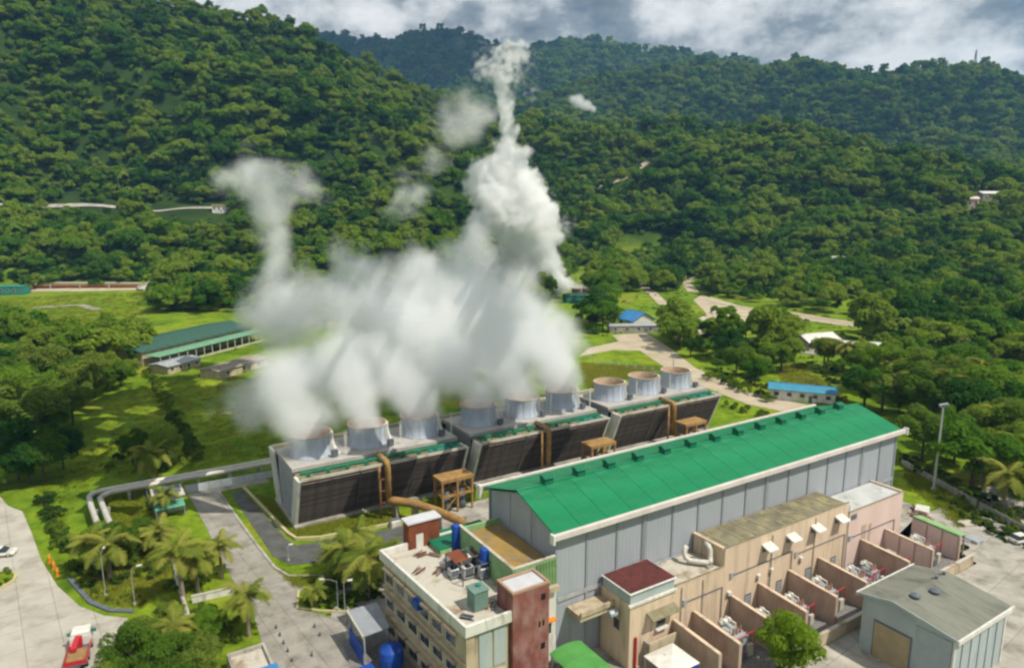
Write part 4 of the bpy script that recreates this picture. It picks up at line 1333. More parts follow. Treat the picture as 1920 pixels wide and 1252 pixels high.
# ================================================================== SMALLER BUILDINGS
def house(name, label, cat, loc, rz, lx, ly, h, rise, wall, roof, wins=3, over=0.5, door=True, group=None, sheets=0):
    """gabled house, ridge along its x axis, centred on loc"""
    t = thing(name, label, cat, loc, rz, group)
    MB().extrude_x([(-ly / 2, -1.0), (-ly / 2, h), (0, h + rise), (ly / 2, h), (ly / 2, -1.0)], -lx / 2, lx / 2).build('wall', wall, t)
    n = sheets or max(2, int(lx / 4))
    w = (lx + 2 * over) / n
    k = rise / (ly / 2)
    for s in (-1, 1):
        e = s * (ly / 2 + over)
        me = MB().extrude_x([(e, h - over * k + 0.1), (0, h + rise + 0.1), (0, h + rise + 0.26), (e, h - over * k + 0.26)], 0, w - 0.04).mesh('roof_sheet', roof)
        for i in range(n):
            inst('roof_sheet', me, t, (-lx / 2 - over + i * w, 0, 0))
    MB().beam((-lx / 2 - over, 0, h + rise + 0.26), (lx / 2 + over, 0, h + rise + 0.26), 0.4, 0.14).build('ridge_cap', roof, t)
    for i in range(wins):
        x = -lx / 2 + (i + 0.5) * lx / wins
        f = MB().box(x - 0.75, x + 0.75, -ly / 2 - 0.06, -ly / 2, h * 0.4, h * 0.8).build('window_frame', WHITE, t)
        MB().box(x - 0.62, x + 0.62, -ly / 2 - 0.09, -ly / 2 - 0.06, h * 0.43, h * 0.77).build('pane', GLASS, f)
    if door:
        MB().box(lx * 0.1, lx * 0.1 + 1.0, -ly / 2 - 0.05, -ly / 2, 0, min(2.1, h * 0.7)).build('door', STEELD, t)
    return t


def along(a, b):
    return math.atan2(b.y - a.y, b.x - a.x)


# long green-roofed building on the left
pa, pb = Vector((-131, 250, 0)), Vector((-116, 290, 0))
rzG = along(pa, pb)
t = house('warehouse', 'long low warehouse with a dull green roof left of the steam', 'building', (-129, 264, 0), rzG, 54, 22, 5.0, 1.8, CREAM, mat('dull_green_roof', (0.045, 0.115, 0.085), (0.032, 0.085, 0.065), 0.3, 0.7), 6, 0.8)
o = MB().box(-27, 27, -18.5, -11.9, 3.75, 3.95).build('verandah_roof', mat('mint_roof', (0.17, 0.36, 0.22), (0.13, 0.29, 0.18), 0.4, 0.7), t)
for k in range(14):
    MB().box(-26 + k * 3.95, -25.8 + k * 3.95, -18.2, -18.0, 0, 3.75).build('verandah_post', WHITE, t)
MB().box(-27, 27, -18.7, -18.4, 0, 0.6).build('verandah_kerb', PALEROOF, t)
house('workshop', 'low workshop with pale grey roof in front of the green-roofed warehouse', 'building', P(330, 692), rzG, 14, 8, 2.6, 0.6, CREAM, GALV, 4, 0.6)
house('workshop', 'low tan-roofed outbuilding in front of the warehouse verandah', 'building', P(440, 696), rzG, 22, 8, 2.6, 0.6, CREAM, mat('tan_roof', (0.34, 0.30, 0.24), (0.26, 0.22, 0.17), 0.4, 0.85), 3, 0.5)
house('blue_roofed_house', 'white house with a blue gabled roof beyond the dirt road', 'house', P(1192, 612), math.radians(-62), 11, 12, 4.0, 3.0, WHITE, BLUE2, 2, 0.9)
house('carport', 'grey flat-fronted shed in front of the blue-roofed house', 'shed', P(1195, 622), math.radians(4), 26, 5, 3.0, 0.5, CONC, GALV, 5, 0.3)
house('blue_shed', 'long shed with light blue roof behind the far end of the hall', 'shed', P(1503, 748), math.radians(-22), 17, 7, 3.2, 0.9, WHITE, mat('sky_blue_roof', (0.06, 0.27, 0.40), (0.045, 0.21, 0.33), 0.4, 0.6), 5, 0.7)
house('white_house', 'white-roofed house with two wings near the bend of the dirt road', 'house', P(1528, 652), math.radians(20), 15, 10, 3.5, 2.2, CONC, WHITE, 3, 0.7)
house('white_house', 'low white-roofed house among trees right of the two-winged house', 'house', P(1612, 664), math.radians(-18), 17, 9, 3.2, 1.5, CONC, WHITE, 3, 0.6)
house('white_house', 'small white-roofed hut left of the two-winged house', 'house', P(1463, 655), math.radians(10), 8, 6, 2.8, 1.0, CONC, WHITE, 2, 0.4)
house('pink_house', 'lone house with pinkish white roof among the trees at right', 'house', G(1797, 640), math.radians(25), 13, 9, 5.5, 2.4, PINK, mat('pinkish_roof', (0.70, 0.58, 0.52), (0.6, 0.49, 0.44), 0.4, 0.7), 2, 0.7)
house('teal_house', 'small teal-roofed house at the edge of the forest', 'house', G(1375, 532), math.radians(10), 16, 10, 6.0, 2.0, CONC, TEAL, 3, 0.7)
house('hill_house', 'white-roofed house high on the right hillside', 'house', G(1852, 382), math.radians(5), 20, 11, 9.0, 2.0, CONC, WHITE, 3, 0.6)
house('hill_house', 'pink-walled house on the right hillside below the white roof', 'house', G(1814, 392), math.radians(-15), 14, 10, 9.0, 2.0, PINK, PINK, 3, 0.6)
house('hill_house', 'tiny white house among trees on the far right slope', 'house', G(1567, 505), math.radians(12), 12, 8, 8.0, 1.6, CONC, WHITE, 2, 0.6)
house('bench_house', 'white-walled house on the hillside road above the left steam column', 'house', G(412, 398), math.radians(15), 11, 7, 5.0, 1.2, WHITE, mat('olive_roof', (0.2, 0.17, 0.06), (0.14, 0.12, 0.04), 0.4, 0.8), 3, 0.5)
house('teal_cabin', 'teal cabin standing on the terrace road at far left', 'cabin', G(28, 552), math.radians(3), 15, 7, 5.0, 0.6, TEAL, TEAL, 4, 0.3)
house('wellpad_shed', 'small dark green shed at the foot of the bright white plume', 'shed', P(1080, 566), math.radians(15), 14, 8, 3.8, 1.0, TEAL, mat('dark_green_roof', (0.03, 0.09, 0.06), (0.02, 0.06, 0.04), 0.4, 0.8), 2, 0.4)


def steam_silencer():
    b = P(1090, 562)
    t = thing('steam_silencer', 'rust-topped steam silencer at the root of the bright white plume', 'silencer', b, 0.2)
    for k in (-3.2, 3.2):
        MB().lathe([(2.6, 0), (2.6, 6.5), (2.9, 6.7), (2.9, 7.0), (2.4, 7.0)], 20, (k, 0, 0), cap=False).build('drum', mat('rusty_drum', (0.42, 0.30, 0.24), (0.3, 0.2, 0.15), 0.5, 0.8), t, True)
    MB().tube([(-9, -2, 1.5), (-5, -1, 1.5), (-3, 0, 1.5)], 0.5, 8).build('inlet_pipe', PIPEW, t)


steam_silencer()


def terrace_pipes():
    t = thing('steam_pipes', 'rusty and pale steam pipes along the left terrace road', 'pipes', (0, 0, 0), 0)
    for k, (dv, m) in enumerate(((-5, RUST), (-9, BROWN), (-13, PIPEW))):
        pts = [G(u, 543 + dv * 0.25) for u in (40, 90, 150, 210, 265)]
        MB().tube([(p.x, p.y, p.z + 1.2 + 0.9 * k) for p in pts], 0.6, 8).build('pipe', m, t)
    for u in (45, 95, 150, 205, 260):
        p = G(u, 543)
        MB().box(-0.3, 0.3, -0.4, 0.4, 0, 3.4).build('support', CONC, t, loc=p)


terrace_pipes()


def spillway():
    t = thing('spillway', 'pale concrete chute rising at the end of the terrace road', 'chute', (0, 0, 0), 0)
    a, b, c = G(262, 546), G(318, 530), G(344, 512)
    MB().beam(a + Vector((0, 0, 1)), b + Vector((0, 0, 4)), 7, 1.2).build('chute', PALEROOF, t)
    MB().beam(b + Vector((0, 0, 4)), c + Vector((0, 0, 9)), 5, 1.2).build('chute', CONC, t)
    MB().beam(a + Vector((-2, 1, 2.2)), b + Vector((-2, 1, 5.2)), 0.8, 1.4).build('side_wall', CONC, t)


spillway()


def guard_house():
    t = thing('guard_house', 'small white guard house with dark flat roof by the pipeline', 'guard house', W(7.6, 133.4))
    MB().box(0, 4.6, 0, 5.0, 0, 2.9).build('wall', WHITE, t, bevel=0.03)
    MB().box(-0.35, 4.95, -0.35, 5.35, 2.9, 3.1).build('roof_edge', PALEROOF, t)
    MB().box(0.1, 4.5, 1.4, 5.0, 3.1, 3.2).build('roof', STEELD, t)
    for x in (0.5, 2.6):
        f = MB().box(x, x + 1.5, -0.06, 0, 1.2, 2.1).build('window_frame', STEELD, t)
        MB().box(x + 0.1, x + 1.4, -0.08, -0.06, 1.3, 2.0).build('pane', GLASS, f)
    f = MB().box(-0.06, 0, 1.0, 2.6, 1.1, 2.1).build('window_frame', STEELD, t)
    MB().box(-0.08, -0.06, 1.1, 2.5, 1.2, 2.0).build('pane', GLASS, f)
    MB().add([(-0.3, -3.0, 2.0), (4.6, -3.0, 2.0), (4.6, -0.4, 2.3), (-0.3, -0.4, 2.3), (-0.3, -3.0, 2.08), (4.6, -3.0, 2.08), (4.6, -0.4, 2.38), (-0.3, -0.4, 2.38)],
             [(0, 3, 2, 1), (4, 5, 6, 7), (0, 1, 5, 4), (1, 2, 6, 5), (2, 3, 7, 6), (3, 0, 4, 7)]).build('tarpaulin', mat('mint_tarp', (0.12, 0.38, 0.24), (0.09, 0.3, 0.19), 0.6, 0.7), t)
    for x in (-0.2, 4.4):
        MB().box(x, x + 0.12, -2.95, -2.83, 0, 2.0).build('pole', GALV, t)


guard_house()


def shed():
    t = thing('lean_to_shed', 'open shed with a grey sheet roof beside the office block', 'shed', W(24.7, 73.2))
    MB().add([(0, 0, 4.1), (3.4, 0.1, 4.1), (3.9, 5.6, 4.4), (0.1, 5.8, 4.4), (0, 0, 4.22), (3.4, 0.1, 4.22), (3.9, 5.6, 4.52), (0.1, 5.8, 4.52)],
             [(0, 3, 2, 1), (4, 5, 6, 7), (0, 1, 5, 4), (1, 2, 6, 5), (2, 3, 7, 6), (3, 0, 4, 7)]).build('roof', mat('shed_roof', (0.30, 0.32, 0.35), (0.24, 0.25, 0.28), 0.5, 0.6), t)
    MB().beam((-0.05, -0.1, 4.1), (-0.0, 5.9, 4.4), 0.2, 0.35).build('fascia', PALEROOF, t)
    for x, y in ((0.2, 0.3), (3.1, 0.3), (0.3, 5.4), (3.5, 5.3)):
        MB().box(x - 0.08, x + 0.08, y - 0.08, y + 0.08, 0, 4.1).build('post', GALV, t)
    MB().box(-0.05, 0.05, 0.5, 5.2, 0.2, 2.6).build('tarpaulin', BLUE, t)
    t = thing('blue_tank', 'round blue water tank beside the grey-roofed shed', 'tank', W(27.3, 70.9))
    MB().lathe([(1.35, 0.9), (1.42, 1.2), (1.42, 2.9), (1.3, 3.15), (0.5, 3.4), (0.45, 3.5), (0.05, 3.5)], 20).build('body', BLUE, t, True)
    MB().lathe([(1.2, 0), (1.2, 0.9)], 12).build('stand', CONC, t)
    for k in range(2):
        MB().lathe([(1.44, 1.5 + k * 0.7), (1.47, 1.55 + k * 0.7), (1.44, 1.6 + k * 0.7)], 20, cap=False).build('band', BLUE, t)
    bits = [(24.2, 71.4, 1.8, 1.0, 1.2, BLUE, 'blue skip box at the foot of the grey-roofed shed'), (25.3, 68.9, 1.3, 1.0, 0.9, YELLOW, 'yellow crate below the blue tank'), (27.2, 67.3, 1.6, 1.2, 1.0, BLUE, 'blue bin at the foot of the office wall'),
            (28.0, 64.6, 1.4, 1.0, 1.0, RED, 'red crate at the foot of the office wall'), (23.9, 69.6, 1.2, 1.2, 1.1, WHITE, 'white crate by the pale road edge below the shed'), (26.2, 65.2, 1.2, 1.2, 1.2, TEAL, 'teal bin below the office wall')]
    for x, y, sx, sy, sz, m, lb in bits:
        q = thing('storage_box', lb, 'box', W(x, y), group='boxes beside the shed')
        MB().box(-sx / 2, sx / 2, -sy / 2, sy / 2, 0, sz).build('body', m, q, bevel=0.06)
        MB().box(-sx / 2 - 0.06, sx / 2 + 0.06, -sy / 2 - 0.06, sy / 2 + 0.06, sz, sz + 0.1).build('lid', m, q)
        MB().box(-sx / 2, sx / 2, -sy / 2 - 0.05, -sy / 2, sz * 0.5, sz * 0.6).build('rib', m, q)
    sheet('yard_concrete', [(18, 56), (30, 56), (30, 79), (24, 80), (22, 66)], GRAVEL, 0.066, px=False)


shed()


def canopy():
    t = thing('green_canopy', 'bright green curved canopy at the foot of the red stair tower', 'canopy', W(42.2, 51.5))
    for k in range(3):
        prof = []
        w = 1.55
        me = MB()
        for j in range(8):
            a0, a1 = math.pi * (0.15 + 0.7 * j / 8), math.pi * (0.15 + 0.7 * (j + 1) / 8)
            x0_, x1_ = 2.3 - 2.6 * math.cos(a0), 2.3 - 2.6 * math.cos(a1)
            z0_, z1_ = 3.2 + 0.9 * math.sin(a0), 3.2 + 0.9 * math.sin(a1)
            me.add([(x0_, k * 2.6, z0_), (x1_, k * 2.6, z1_), (x1_, k * 2.6 + 2.56, z1_), (x0_, k * 2.6 + 2.56, z0_), (x0_, k * 2.6, z0_ + 0.07), (x1_, k * 2.6, z1_ + 0.07), (x1_, k * 2.6 + 2.56, z1_ + 0.07), (x0_, k * 2.6 + 2.56, z0_ + 0.07)],
                   [(0, 3, 2, 1), (4, 5, 6, 7), (0, 1, 5, 4), (1, 2, 6, 5), (2, 3, 7, 6), (3, 0, 4, 7)])
        me.build('roof_panel', GREEN_CAN, t)
    for x in (0.1, 4.5):
        for y in (0.3, 7.4):
            MB().box(x - 0.1, x + 0.1, y - 0.1, y + 0.1, 0, 3.6).build('post', GALV, t)
    t = thing('white_shelter', 'white-roofed shelter with blue sides below the peach corner', 'shelter', W(52.0, 49.6))
    MB().add([(-0.1, -0.1, 3.0), (4.6, -0.1, 3.0), (4.6, 4.3, 3.0), (-0.1, 4.3, 3.0), (2.3, 2.1, 3.6)], [(0, 3, 2, 1), (0, 1, 4), (1, 2, 4), (2, 3, 4), (3, 0, 4)]).build('roof', mat('white_sheet', (0.74, 0.72, 0.67), (0.6, 0.57, 0.5), 0.9, 0.7, c=(0.4, 0.25, 0.18), cs=0.8, cpos=(0.62, 0.7)), t)
    for x in (0.0, 4.4):
        for y in (0, 4.1):
            MB().box(x, x + 0.12, y, y + 0.12, 0, 3.0).build('post', GALV, t)
    MB().box(0.1, 1.8, -0.12, -0.04, 0.6, 2.8).build('side_sheet', BLUE2, t)
    MB().box(3.0, 4.4, -0.12, -0.04, 0.6, 2.8).build('side_sheet', BLUE, t)
    t = thing('planter_box', 'open concrete tank with a raised rim at the bottom edge', 'tank', W(10.6, 76.4))
    for (xa, xb, ya, yb) in ((0, 4.4, 5.1, 5.4), (0, 0.3, 0, 5.1), (4.1, 4.4, 0, 5.1), (0.3, 4.1, 0, 0.3)):
        MB().box(xa, xb, ya, yb, 0, 2.0).build('rim_wall', CONC, t, bevel=0.02)
    MB().box(0.3, 4.1, 0.3, 5.1, 0, 1.5).build('deck', PALEROOF, t)
    MB().box(1.8, 4.7, -1.6, 0.4, 2.05, 2.15).build('blue_cover', BLUE2, t)
    t = thing('gate_post', 'low brick-red pillar with pale cap by the palms', 'pillar', P(343, 1176))
    MB().box(-0.7, 0.7, -0.7, 0.7, 0, 2.0).build('shaft', RUST, t, bevel=0.03)
    MB().box(-0.9, 0.9, -0.9, 0.9, 2.0, 2.25).build('cap', PALEROOF, t, bevel=0.03)


canopy()


def low_wall(label, a, b, h, m, th=0.3):
    pa, pb = W(*a), W(*b)
    t = thing('low_wall', label, 'wall', pa, along(pa, pb))
    ln = (pb - pa).length
    MB().box(0, ln, -th / 2, th / 2, 0, h).build('wall', m, t, bevel=0.02)
    MB().box(-0.05, ln + 0.05, -th / 2 - 0.06, th / 2 + 0.06, h, h + 0.12).build('coping', PALEROOF, t)


low_wall('pale low wall beside the tall palm and plant road', Lp(360, 1130), Lp(440, 1112), 1.0, WHITE)
low_wall('dark low wall along the verge between fence and palms', Lp(330, 1090), Lp(350, 1150), 0.9, CONC)
low_wall('pale wall at the far side of the hall gable', (50, 98), (62, 97), 1.2, CREAM)


# ------------------------------------------------------------------ lamp posts and masts
def lamp(label, u, v, h, arm=1.2, rz=0.0, cat='lamp post', r=0.045):
    t = thing('street_lamp', label, cat, P(u, v), rz)
    MB().lathe([(0.22, 0), (0.22, 0.4), (0.1, 0.5)], 8).build('base', CONC, t)
    MB().tube([(0, 0, 0.4), (0, 0, h * 0.6), (0, 0, h)], r * 1.4, 8, r * 0.8).build('pole', GALV, t)
    MB().tube([(0, 0, h), (arm * 0.5, 0, h + 0.3), (arm, 0, h + 0.35)], r * 0.6, 6).build('arm', GALV, t)
    MB().box(arm - 0.1, arm + 0.55, -0.14, 0.14, h + 0.27, h + 0.42).build('lamp_head', WHITE, t)


lamp('slim lamp post on the grass beside the dark drain kerb', 198, 1118, 6.5, 1.3, 1.8)
lamp('slim lamp post on the lawn by the palms', 253, 1135, 5.5, 0.8, 0.5)
lamp('lamp post with curved arm on the planted island', 634, 1146, 4.5, 1.8, math.pi)
lamp('lamp post beside the grey-roofed shed', 648, 1170, 6.0, 0.6, 0.2)
lamp('thin post at the corner of the drain apron', 541, 1052, 2.5, 0.3, 0.2)


def mast(u, v, h, label):
    t = thing('light_mast', label, 'mast', P(u, v), 0.4)
    MB().lathe([(0.5, 0), (0.5, 0.6), (0.3, 0.7)], 10).build('base', CONC, t)
    MB().tube([(0, 0, 0.6), (0, 0, h * 0.5), (0, 0, h)], 0.24, 10, 0.14).build('pole', mat('pale_mast', (0.5, 0.5, 0.47), (0.4, 0.4, 0.37), 0.8, 0.7), t)
    MB().box(-1.2, 1.2, -0.12, 0.12, h, h + 0.25).build('cross_arm', GALV, t)
    for k in (-1.0, 0, 1.0):
        MB().box(k - 0.25, k + 0.25, -0.35, 0.05, h - 0.35, h).build('floodlight', STEELD, t)


mast(1750, 920, 17.5, 'tall pale light mast right of the hall')
mast(1262, 702, 7.0, 'short grey light mast behind the farthest cooling tower')


def lattice_tower():
    b = G(1826, 137)
    t = thing('radio_tower', 'thin lattice radio tower on the far right ridge', 'tower', b, 0.3)
    h = 52
    for sx in (-1, 1):
        for sy in (-1, 1):
            MB().beam((sx * 3.2, sy * 3.2, 0), (sx * 0.5, sy * 0.5, h), 0.9).build('leg', STEELD, t)
    for k in range(7):
        z = h * k / 7; w = 3.2 - 2.7 * k / 7; z2 = h * (k + 1) / 7; w2 = 3.2 - 2.7 * (k + 1) / 7
        for s in (-1, 1):
            MB().beam((-w, s * w, z), (w2, s * w2, z2), 0.5).build('brace', STEELD, t)
    MB().tube([(0, 0, h), (0, 0, h + 8)], 0.3, 6).build('antenna', STEELD, t)


lattice_tower()


# ------------------------------------------------------------------ vehicles
def wheel(t, x, y, r, w=0.28):
    o = MB().tube([(x, y - w / 2, r), (x, y + w / 2, r)], r, 16).build('wheel', TYRE, t)
    MB().tube([(x, y - w / 2 - 0.01, r), (x, y + w / 2 + 0.01, r)], r * 0.55, 10).build('rim', GALV, o)
    return o


def truck():
    p0, p1 = P(143, 1262), P(160, 1196)
    t = thing('truck', 'red and white truck with brown load driving up the pale road', 'truck', p0, along(p0, p1))
    # x forward
    for x in (1.2, 2.5, 5.3):
        for y in (-1.0, 1.0):
            wheel(t, x, y, 0.5)
    MB().box(0, 6.6, -0.45, 0.45, 0.55, 0.9).build('chassis', STEELD, t)
    cab = MB()
    cab.extrude_x([(-1.15, 0.7), (-1.15, 1.7), (-1.02, 2.6), (1.02, 2.6), (1.15, 1.7), (1.15, 0.7)], 4.6, 6.4)
    cb = cab.build('cab', WHITE, t, bevel=0.1)
    MB().box(6.41, 6.44, -0.98, 0.98, 1.65, 2.4).build('windscreen', GLASS, cb)
    for y in (-1.16, 1.12):
        MB().box(5.2, 6.1, y, y + 0.04, 1.75, 2.35).build('side_window', GLASS, cb)
    MB().box(5.6, 5.8, -1.6, -1.2, 1.8, 2.2).build('mirror', TEAL, cb)
    MB().box(5.6, 5.8, 1.2, 1.6, 1.8, 2.2).build('mirror', TEAL, cb)
    MB().box(0, 4.4, -1.15, 1.15, 0.95, 1.1).build('bed', STEELD, t)
    for y in (-1.2, 1.1):
        MB().box(0, 4.4, y, y + 0.1, 1.1, 1.6).build('bed_side', RED, t)
    MB().box(4.3, 4.42, -1.1, 1.1, 1.1, 2.2).build('headboard', WHITE, t)
    MB().box(0, 0.1, -1.1, 1.1, 1.1, 1.6).build('tailgate', RED, t)
    MB().box(0.2, 2.6, -1.05, 1.05, 1.12, 1.75).build('load', CARGO, t, bevel=0.15)
    MB().beam((4.2, 0.15, 2.3), (1.6, 0.35, 2.1), 0.6, 0.45).build('crane_boom', RED, t)
    MB().box(3.6, 4.2, -0.3, 0.3, 1.1, 2.4).build('crane_post', RED, t)


truck()


def car(label, u, v, rz, m):
    t = thing('car', label, 'car', P(u, v), rz)
    for x in (-1.35, 1.35):
        for y in (-0.78, 0.78):
            wheel(t, x, y, 0.33, 0.22)
    b = MB().extrude_x([(-0.85, 0.3), (-0.9, 0.6), (-0.85, 0.9), (0.85, 0.9), (0.9, 0.6), (0.85, 0.3)], -2.15, 2.15).build('body', m, t, bevel=0.12)
    MB().add([(-1.9, -0.8, 0.9), (1.1, -0.8, 0.9), (1.1, 0.8, 0.9), (-1.9, 0.8, 0.9), (-1.4, -0.62, 1.48), (0.4, -0.62, 1.48), (0.4, 0.62, 1.48), (-1.4, 0.62, 1.48)],
             [(0, 3, 2, 1), (0, 1, 5, 4), (1, 2, 6, 5), (2, 3, 7, 6), (3, 0, 4, 7), (4, 5, 6, 7)]).build('cabin_glass', GLASS, t)
    MB().box(-1.38, 0.38, -0.6, 0.6, 1.48, 1.53).build('roof', m, t, bevel=0.02)
    for y in (-0.6, 0.6):
        MB().box(2.12, 2.18, y - 0.18, y + 0.18, 0.6, 0.75).build('headlight', WHITE, t)
        MB().box(-2.18, -2.12, y - 0.18, y + 0.18, 0.65, 0.8).build('tail_light', RED, t)


car('white car parked at the left edge of the pale road', 2, 1042, 0.25, WHITE)
car('white car parked at the far right of the concrete yard', 1915, 1016, 0.3, WHITE)


def barriers():
    for k, (u, v, lb) in enumerate(((93, 1052, 'orange barrier furthest up the road edge'), (101, 1064, 'orange barrier in the middle of the road-edge row'), (108, 1077, 'orange barrier nearest the truck'))):
        t = thing('road_barrier', lb, 'barrier', P(u, v), math.radians(-58), group='orange barriers at the road edge')
        MB().extrude_x([(-0.3, 0), (-0.12, 0.5), (-0.1, 0.95), (0.1, 0.95), (0.12, 0.5), (0.3, 0)], -0.8, 0.8).build('body', ORANGE, t, bevel=0.03)
        MB().box(-0.6, 0.6, -0.16, 0.16, 0.55, 0.7).build('band', YELLOW, t)
    t = thing('traffic_island', 'planted island with a yellow kerb at the left edge', 'island', P(2, 1092), 0)
    MB().lathe([(3.0, 0), (3.0, 0.35), (2.6, 0.4), (2.6, 0.3)], 24, (-1.2, 0, 0), cap=False).build('kerb', KERB, t)
    MB().lathe([(2.6, 0.28), (1.4, 0.5), (0.05, 0.6)], 20, (-1.2, 0, 0), cap=False).build('soil', GRASS, t)
    # small bollards along the pale plant road
    pos = [(518, 1178), (525, 1192), (532, 1207), (540, 1222), (548, 1240), (590, 1176), (600, 1192), (585, 1230)]
    names = ['first', 'second', 'third', 'fourth', 'fifth']
    for k, (u, v) in enumerate(pos):
        lb = (names[k] + ' dark bollard down the left side of the plant road') if k < 5 else ['upper', 'middle', 'lower'][k - 5] + ' dark bollard on the shed side of the plant road'
        t = thing('bollard', lb, 'bollard', P(u, v), 0, group='bollards on the plant road')
        MB().lathe([(0.14, 0), (0.14, 0.5), (0.09, 0.6), (0.02, 0.62)], 10).build('post', STEELD, t, True)
        MB().lathe([(0.2, 0), (0.2, 0.08)], 10).build('foot', CONC, t)


barriers()


def yard_clutter():
    items = [(46.0, 104.5, 2.5, 1.2, 1.6, GALV, 'silver pump skid on the lawn under the rusty pipe'), (42.5, 106.5, 1.6, 1.2, 1.1, WHITE, 'small white kiosk at the foot of the rusty riser'), (52.0, 100.0, 2.2, 1.6, 1.3, STEELD, 'dark pump skid between rusty pipe and pump frame')]
    for x, y, sx, sy, sz, m, lb in items:
        t = thing('pump_skid', lb, 'machinery', W(x, y))
        MB().box(-sx / 2 - 0.2, sx / 2 + 0.2, -sy / 2 - 0.2, sy / 2 + 0.2, 0, 0.25).build('base', CONC, t)
        MB().box(-sx / 2, sx / 2, -sy / 2, sy / 2, 0.25, sz).build('case', m, t, bevel=0.06)
        MB().tube([(-sx / 2, 0, sz + 0.2), (sx / 2, 0, sz + 0.2)], 0.22, 8).build('motor', STEELD, t)
    rk = random.Random(3)
    for k in range(11):
        p = W(118 + rk.random() * 14, 50 + rk.random() * 12)
        t = thing('scrap_item', 'piece of scrap lying on the weedy ground beyond the green-capped wall', 'scrap', p, rk.random() * 6, group='scrap beyond the end blast wall')
        m = rk.choice([WHITE, RUST, YELLOW, GALV, PALEROOF])
        sx, sy = 0.5 + rk.random() * 1.2, 0.4 + rk.random() * 0.7
        MB().box(-sx, sx, -sy, sy, 0, 0.3 + rk.random() * 0.8).build('box', m, t, bevel=0.05)
        MB().tube([(-sx * 1.3, 0.3, 0.2), (sx * 1.4, -0.2, 0.5)], 0.12, 6).build('pipe', rk.choice([RUST, GALV]), t)


yard_clutter()

# ================================================================== VEGETATION
def crown_mesh(name, seed, R, zc, H, lobes, n, leaf, m, flat=0.8):
    """leaf-clump quads over the shells of many lobes"""
    r = np.random.default_rng(seed)
    cen = []
    for i in range(lobes):
        a = r.random() * 2 * math.pi
        q = math.sqrt(r.random()) * 0.86
        z = zc + (r.random() - 0.45) * H * 0.8 * (1.2 - q)
        cen.append((R * q * math.cos(a) * (0.8 + 0.4 * r.random()), R * q * math.sin(a), z, R * (0.17 + 0.24 * r.random()) * (1.15 - 0.3 * q)))
    cen = np.array(cen)
    k = r.choice(lobes, n, p=cen[:, 3] ** 2 / (cen[:, 3] ** 2).sum())
    d = r.normal(size=(n, 3)); d /= np.linalg.norm(d, axis=1)[:, None]
    d[:, 2] = np.where(d[:, 2] < -0.35, -d[:, 2], d[:, 2])
    rad = cen[k, 3] * (0.78 + 0.3 * r.random(n))
    pos = cen[k, :3] + d * rad[:, None] * np.array([1, 1, flat])
    nr = d + r.normal(size=(n, 3)) * 0.5 + np.array([0, 0, 0.35]); nr /= np.linalg.norm(nr, axis=1)[:, None]
    tv = np.cross(nr, r.normal(size=(n, 3))); tv /= np.linalg.norm(tv, axis=1)[:, None] + 1e-9
    bv = np.cross(nr, tv)
    s = leaf * (0.55 + 0.8 * r.random(n))[:, None]
    V = np.stack([pos - tv * s, pos - bv * s * 0.62 + nr * s * 0.15, pos + tv * s, pos + bv * s * 0.62 + nr * s * 0.15], 1).reshape(-1, 3)
    F = np.arange(4 * n).reshape(n, 4)
    me = bpy.data.meshes.new(name)
    me.from_pydata(V.tolist(), [], F.tolist())
    me.materials.append(m)
    return me


def trunk_mesh(seed, h, r0, spread):
    r = random.Random(seed)
    mb = MB()
    mb.tube([(0, 0, -0.6), (0.1, 0.05, h * 0.4), (0.25 * r.uniform(-1, 1), 0.25 * r.uniform(-1, 1), h)], r0, 7, r0 * 0.55)
    for k in range(5):
        a = k * 2 * math.pi / 5 + r.random()
        z0 = h * (0.55 + 0.4 * r.random())
        mb.tube([(0, 0, z0), (math.cos(a) * spread * 0.5, math.sin(a) * spread * 0.5, z0 + h * 0.3), (math.cos(a) * spread, math.sin(a) * spread, z0 + h * 0.55)], r0 * 0.4, 5, r0 * 0.12)
    return mb.mesh('trunk', BARK)


# unit trees about 12 m tall
# broad, tall, ragged, flat-topped and low crowns
FAR = [crown_mesh('crown', 100 + i, R_, z_, h_, l_, 2400, 0.50, LEAF, f_) for i, (R_, z_, h_, l_, f_) in enumerate(((6.2, 6.4, 8.0, 20, 0.8), (4.3, 8.2, 13.0, 18, 1.1), (5.6, 6.0, 11.0, 15, 0.9), (6.8, 7.8, 6.0, 22, 0.72), (5.4, 3.6, 6.0, 16, 0.8), (3.6, 6.2, 10.0, 12, 1.2)))]
OLIVE = leaf_mat('olive_leaf', [(0.036, 0.082, 0.014), (0.072, 0.15, 0.018), (0.118, 0.205, 0.026), (0.175, 0.245, 0.04)])
NEAR = [crown_mesh('crown', 200 + i, 5.4, 7.0, 9.0, 30, 7500, 0.27, (LEAF, OLIVE, LEAF)[i], 0.85) for i in range(3)]
ROUGH = [crown_mesh('crown', 230 + i, 5.6, 5.6, 9.0, 34, 8000, 0.25, OLIVE, 0.9) for i in range(2)]
BRIGHT = crown_mesh('crown', 300, 5.2, 6.0, 9.0, 30, 9000, 0.24, LEAF_BRIGHT)
BUSH = [crown_mesh('foliage', 400 + i, 1.5, 0.9, 1.6, 7, 700, 0.17, SHRUB) for i in range(3)]
TRUNK = [trunk_mesh(i, 6.0, 0.32, 3.0) for i in range(3)]


def tree(label, loc, s, crown, group, sz=1.0, name='broadleaf_tree'):
    t = thing(name, label, 'tree', loc, random.random() * 6.28, group)
    t.scale = (s, s, s * sz)
    inst('crown', crown, t)
    inst('trunk', random.choice(TRUNK), t)
    return t


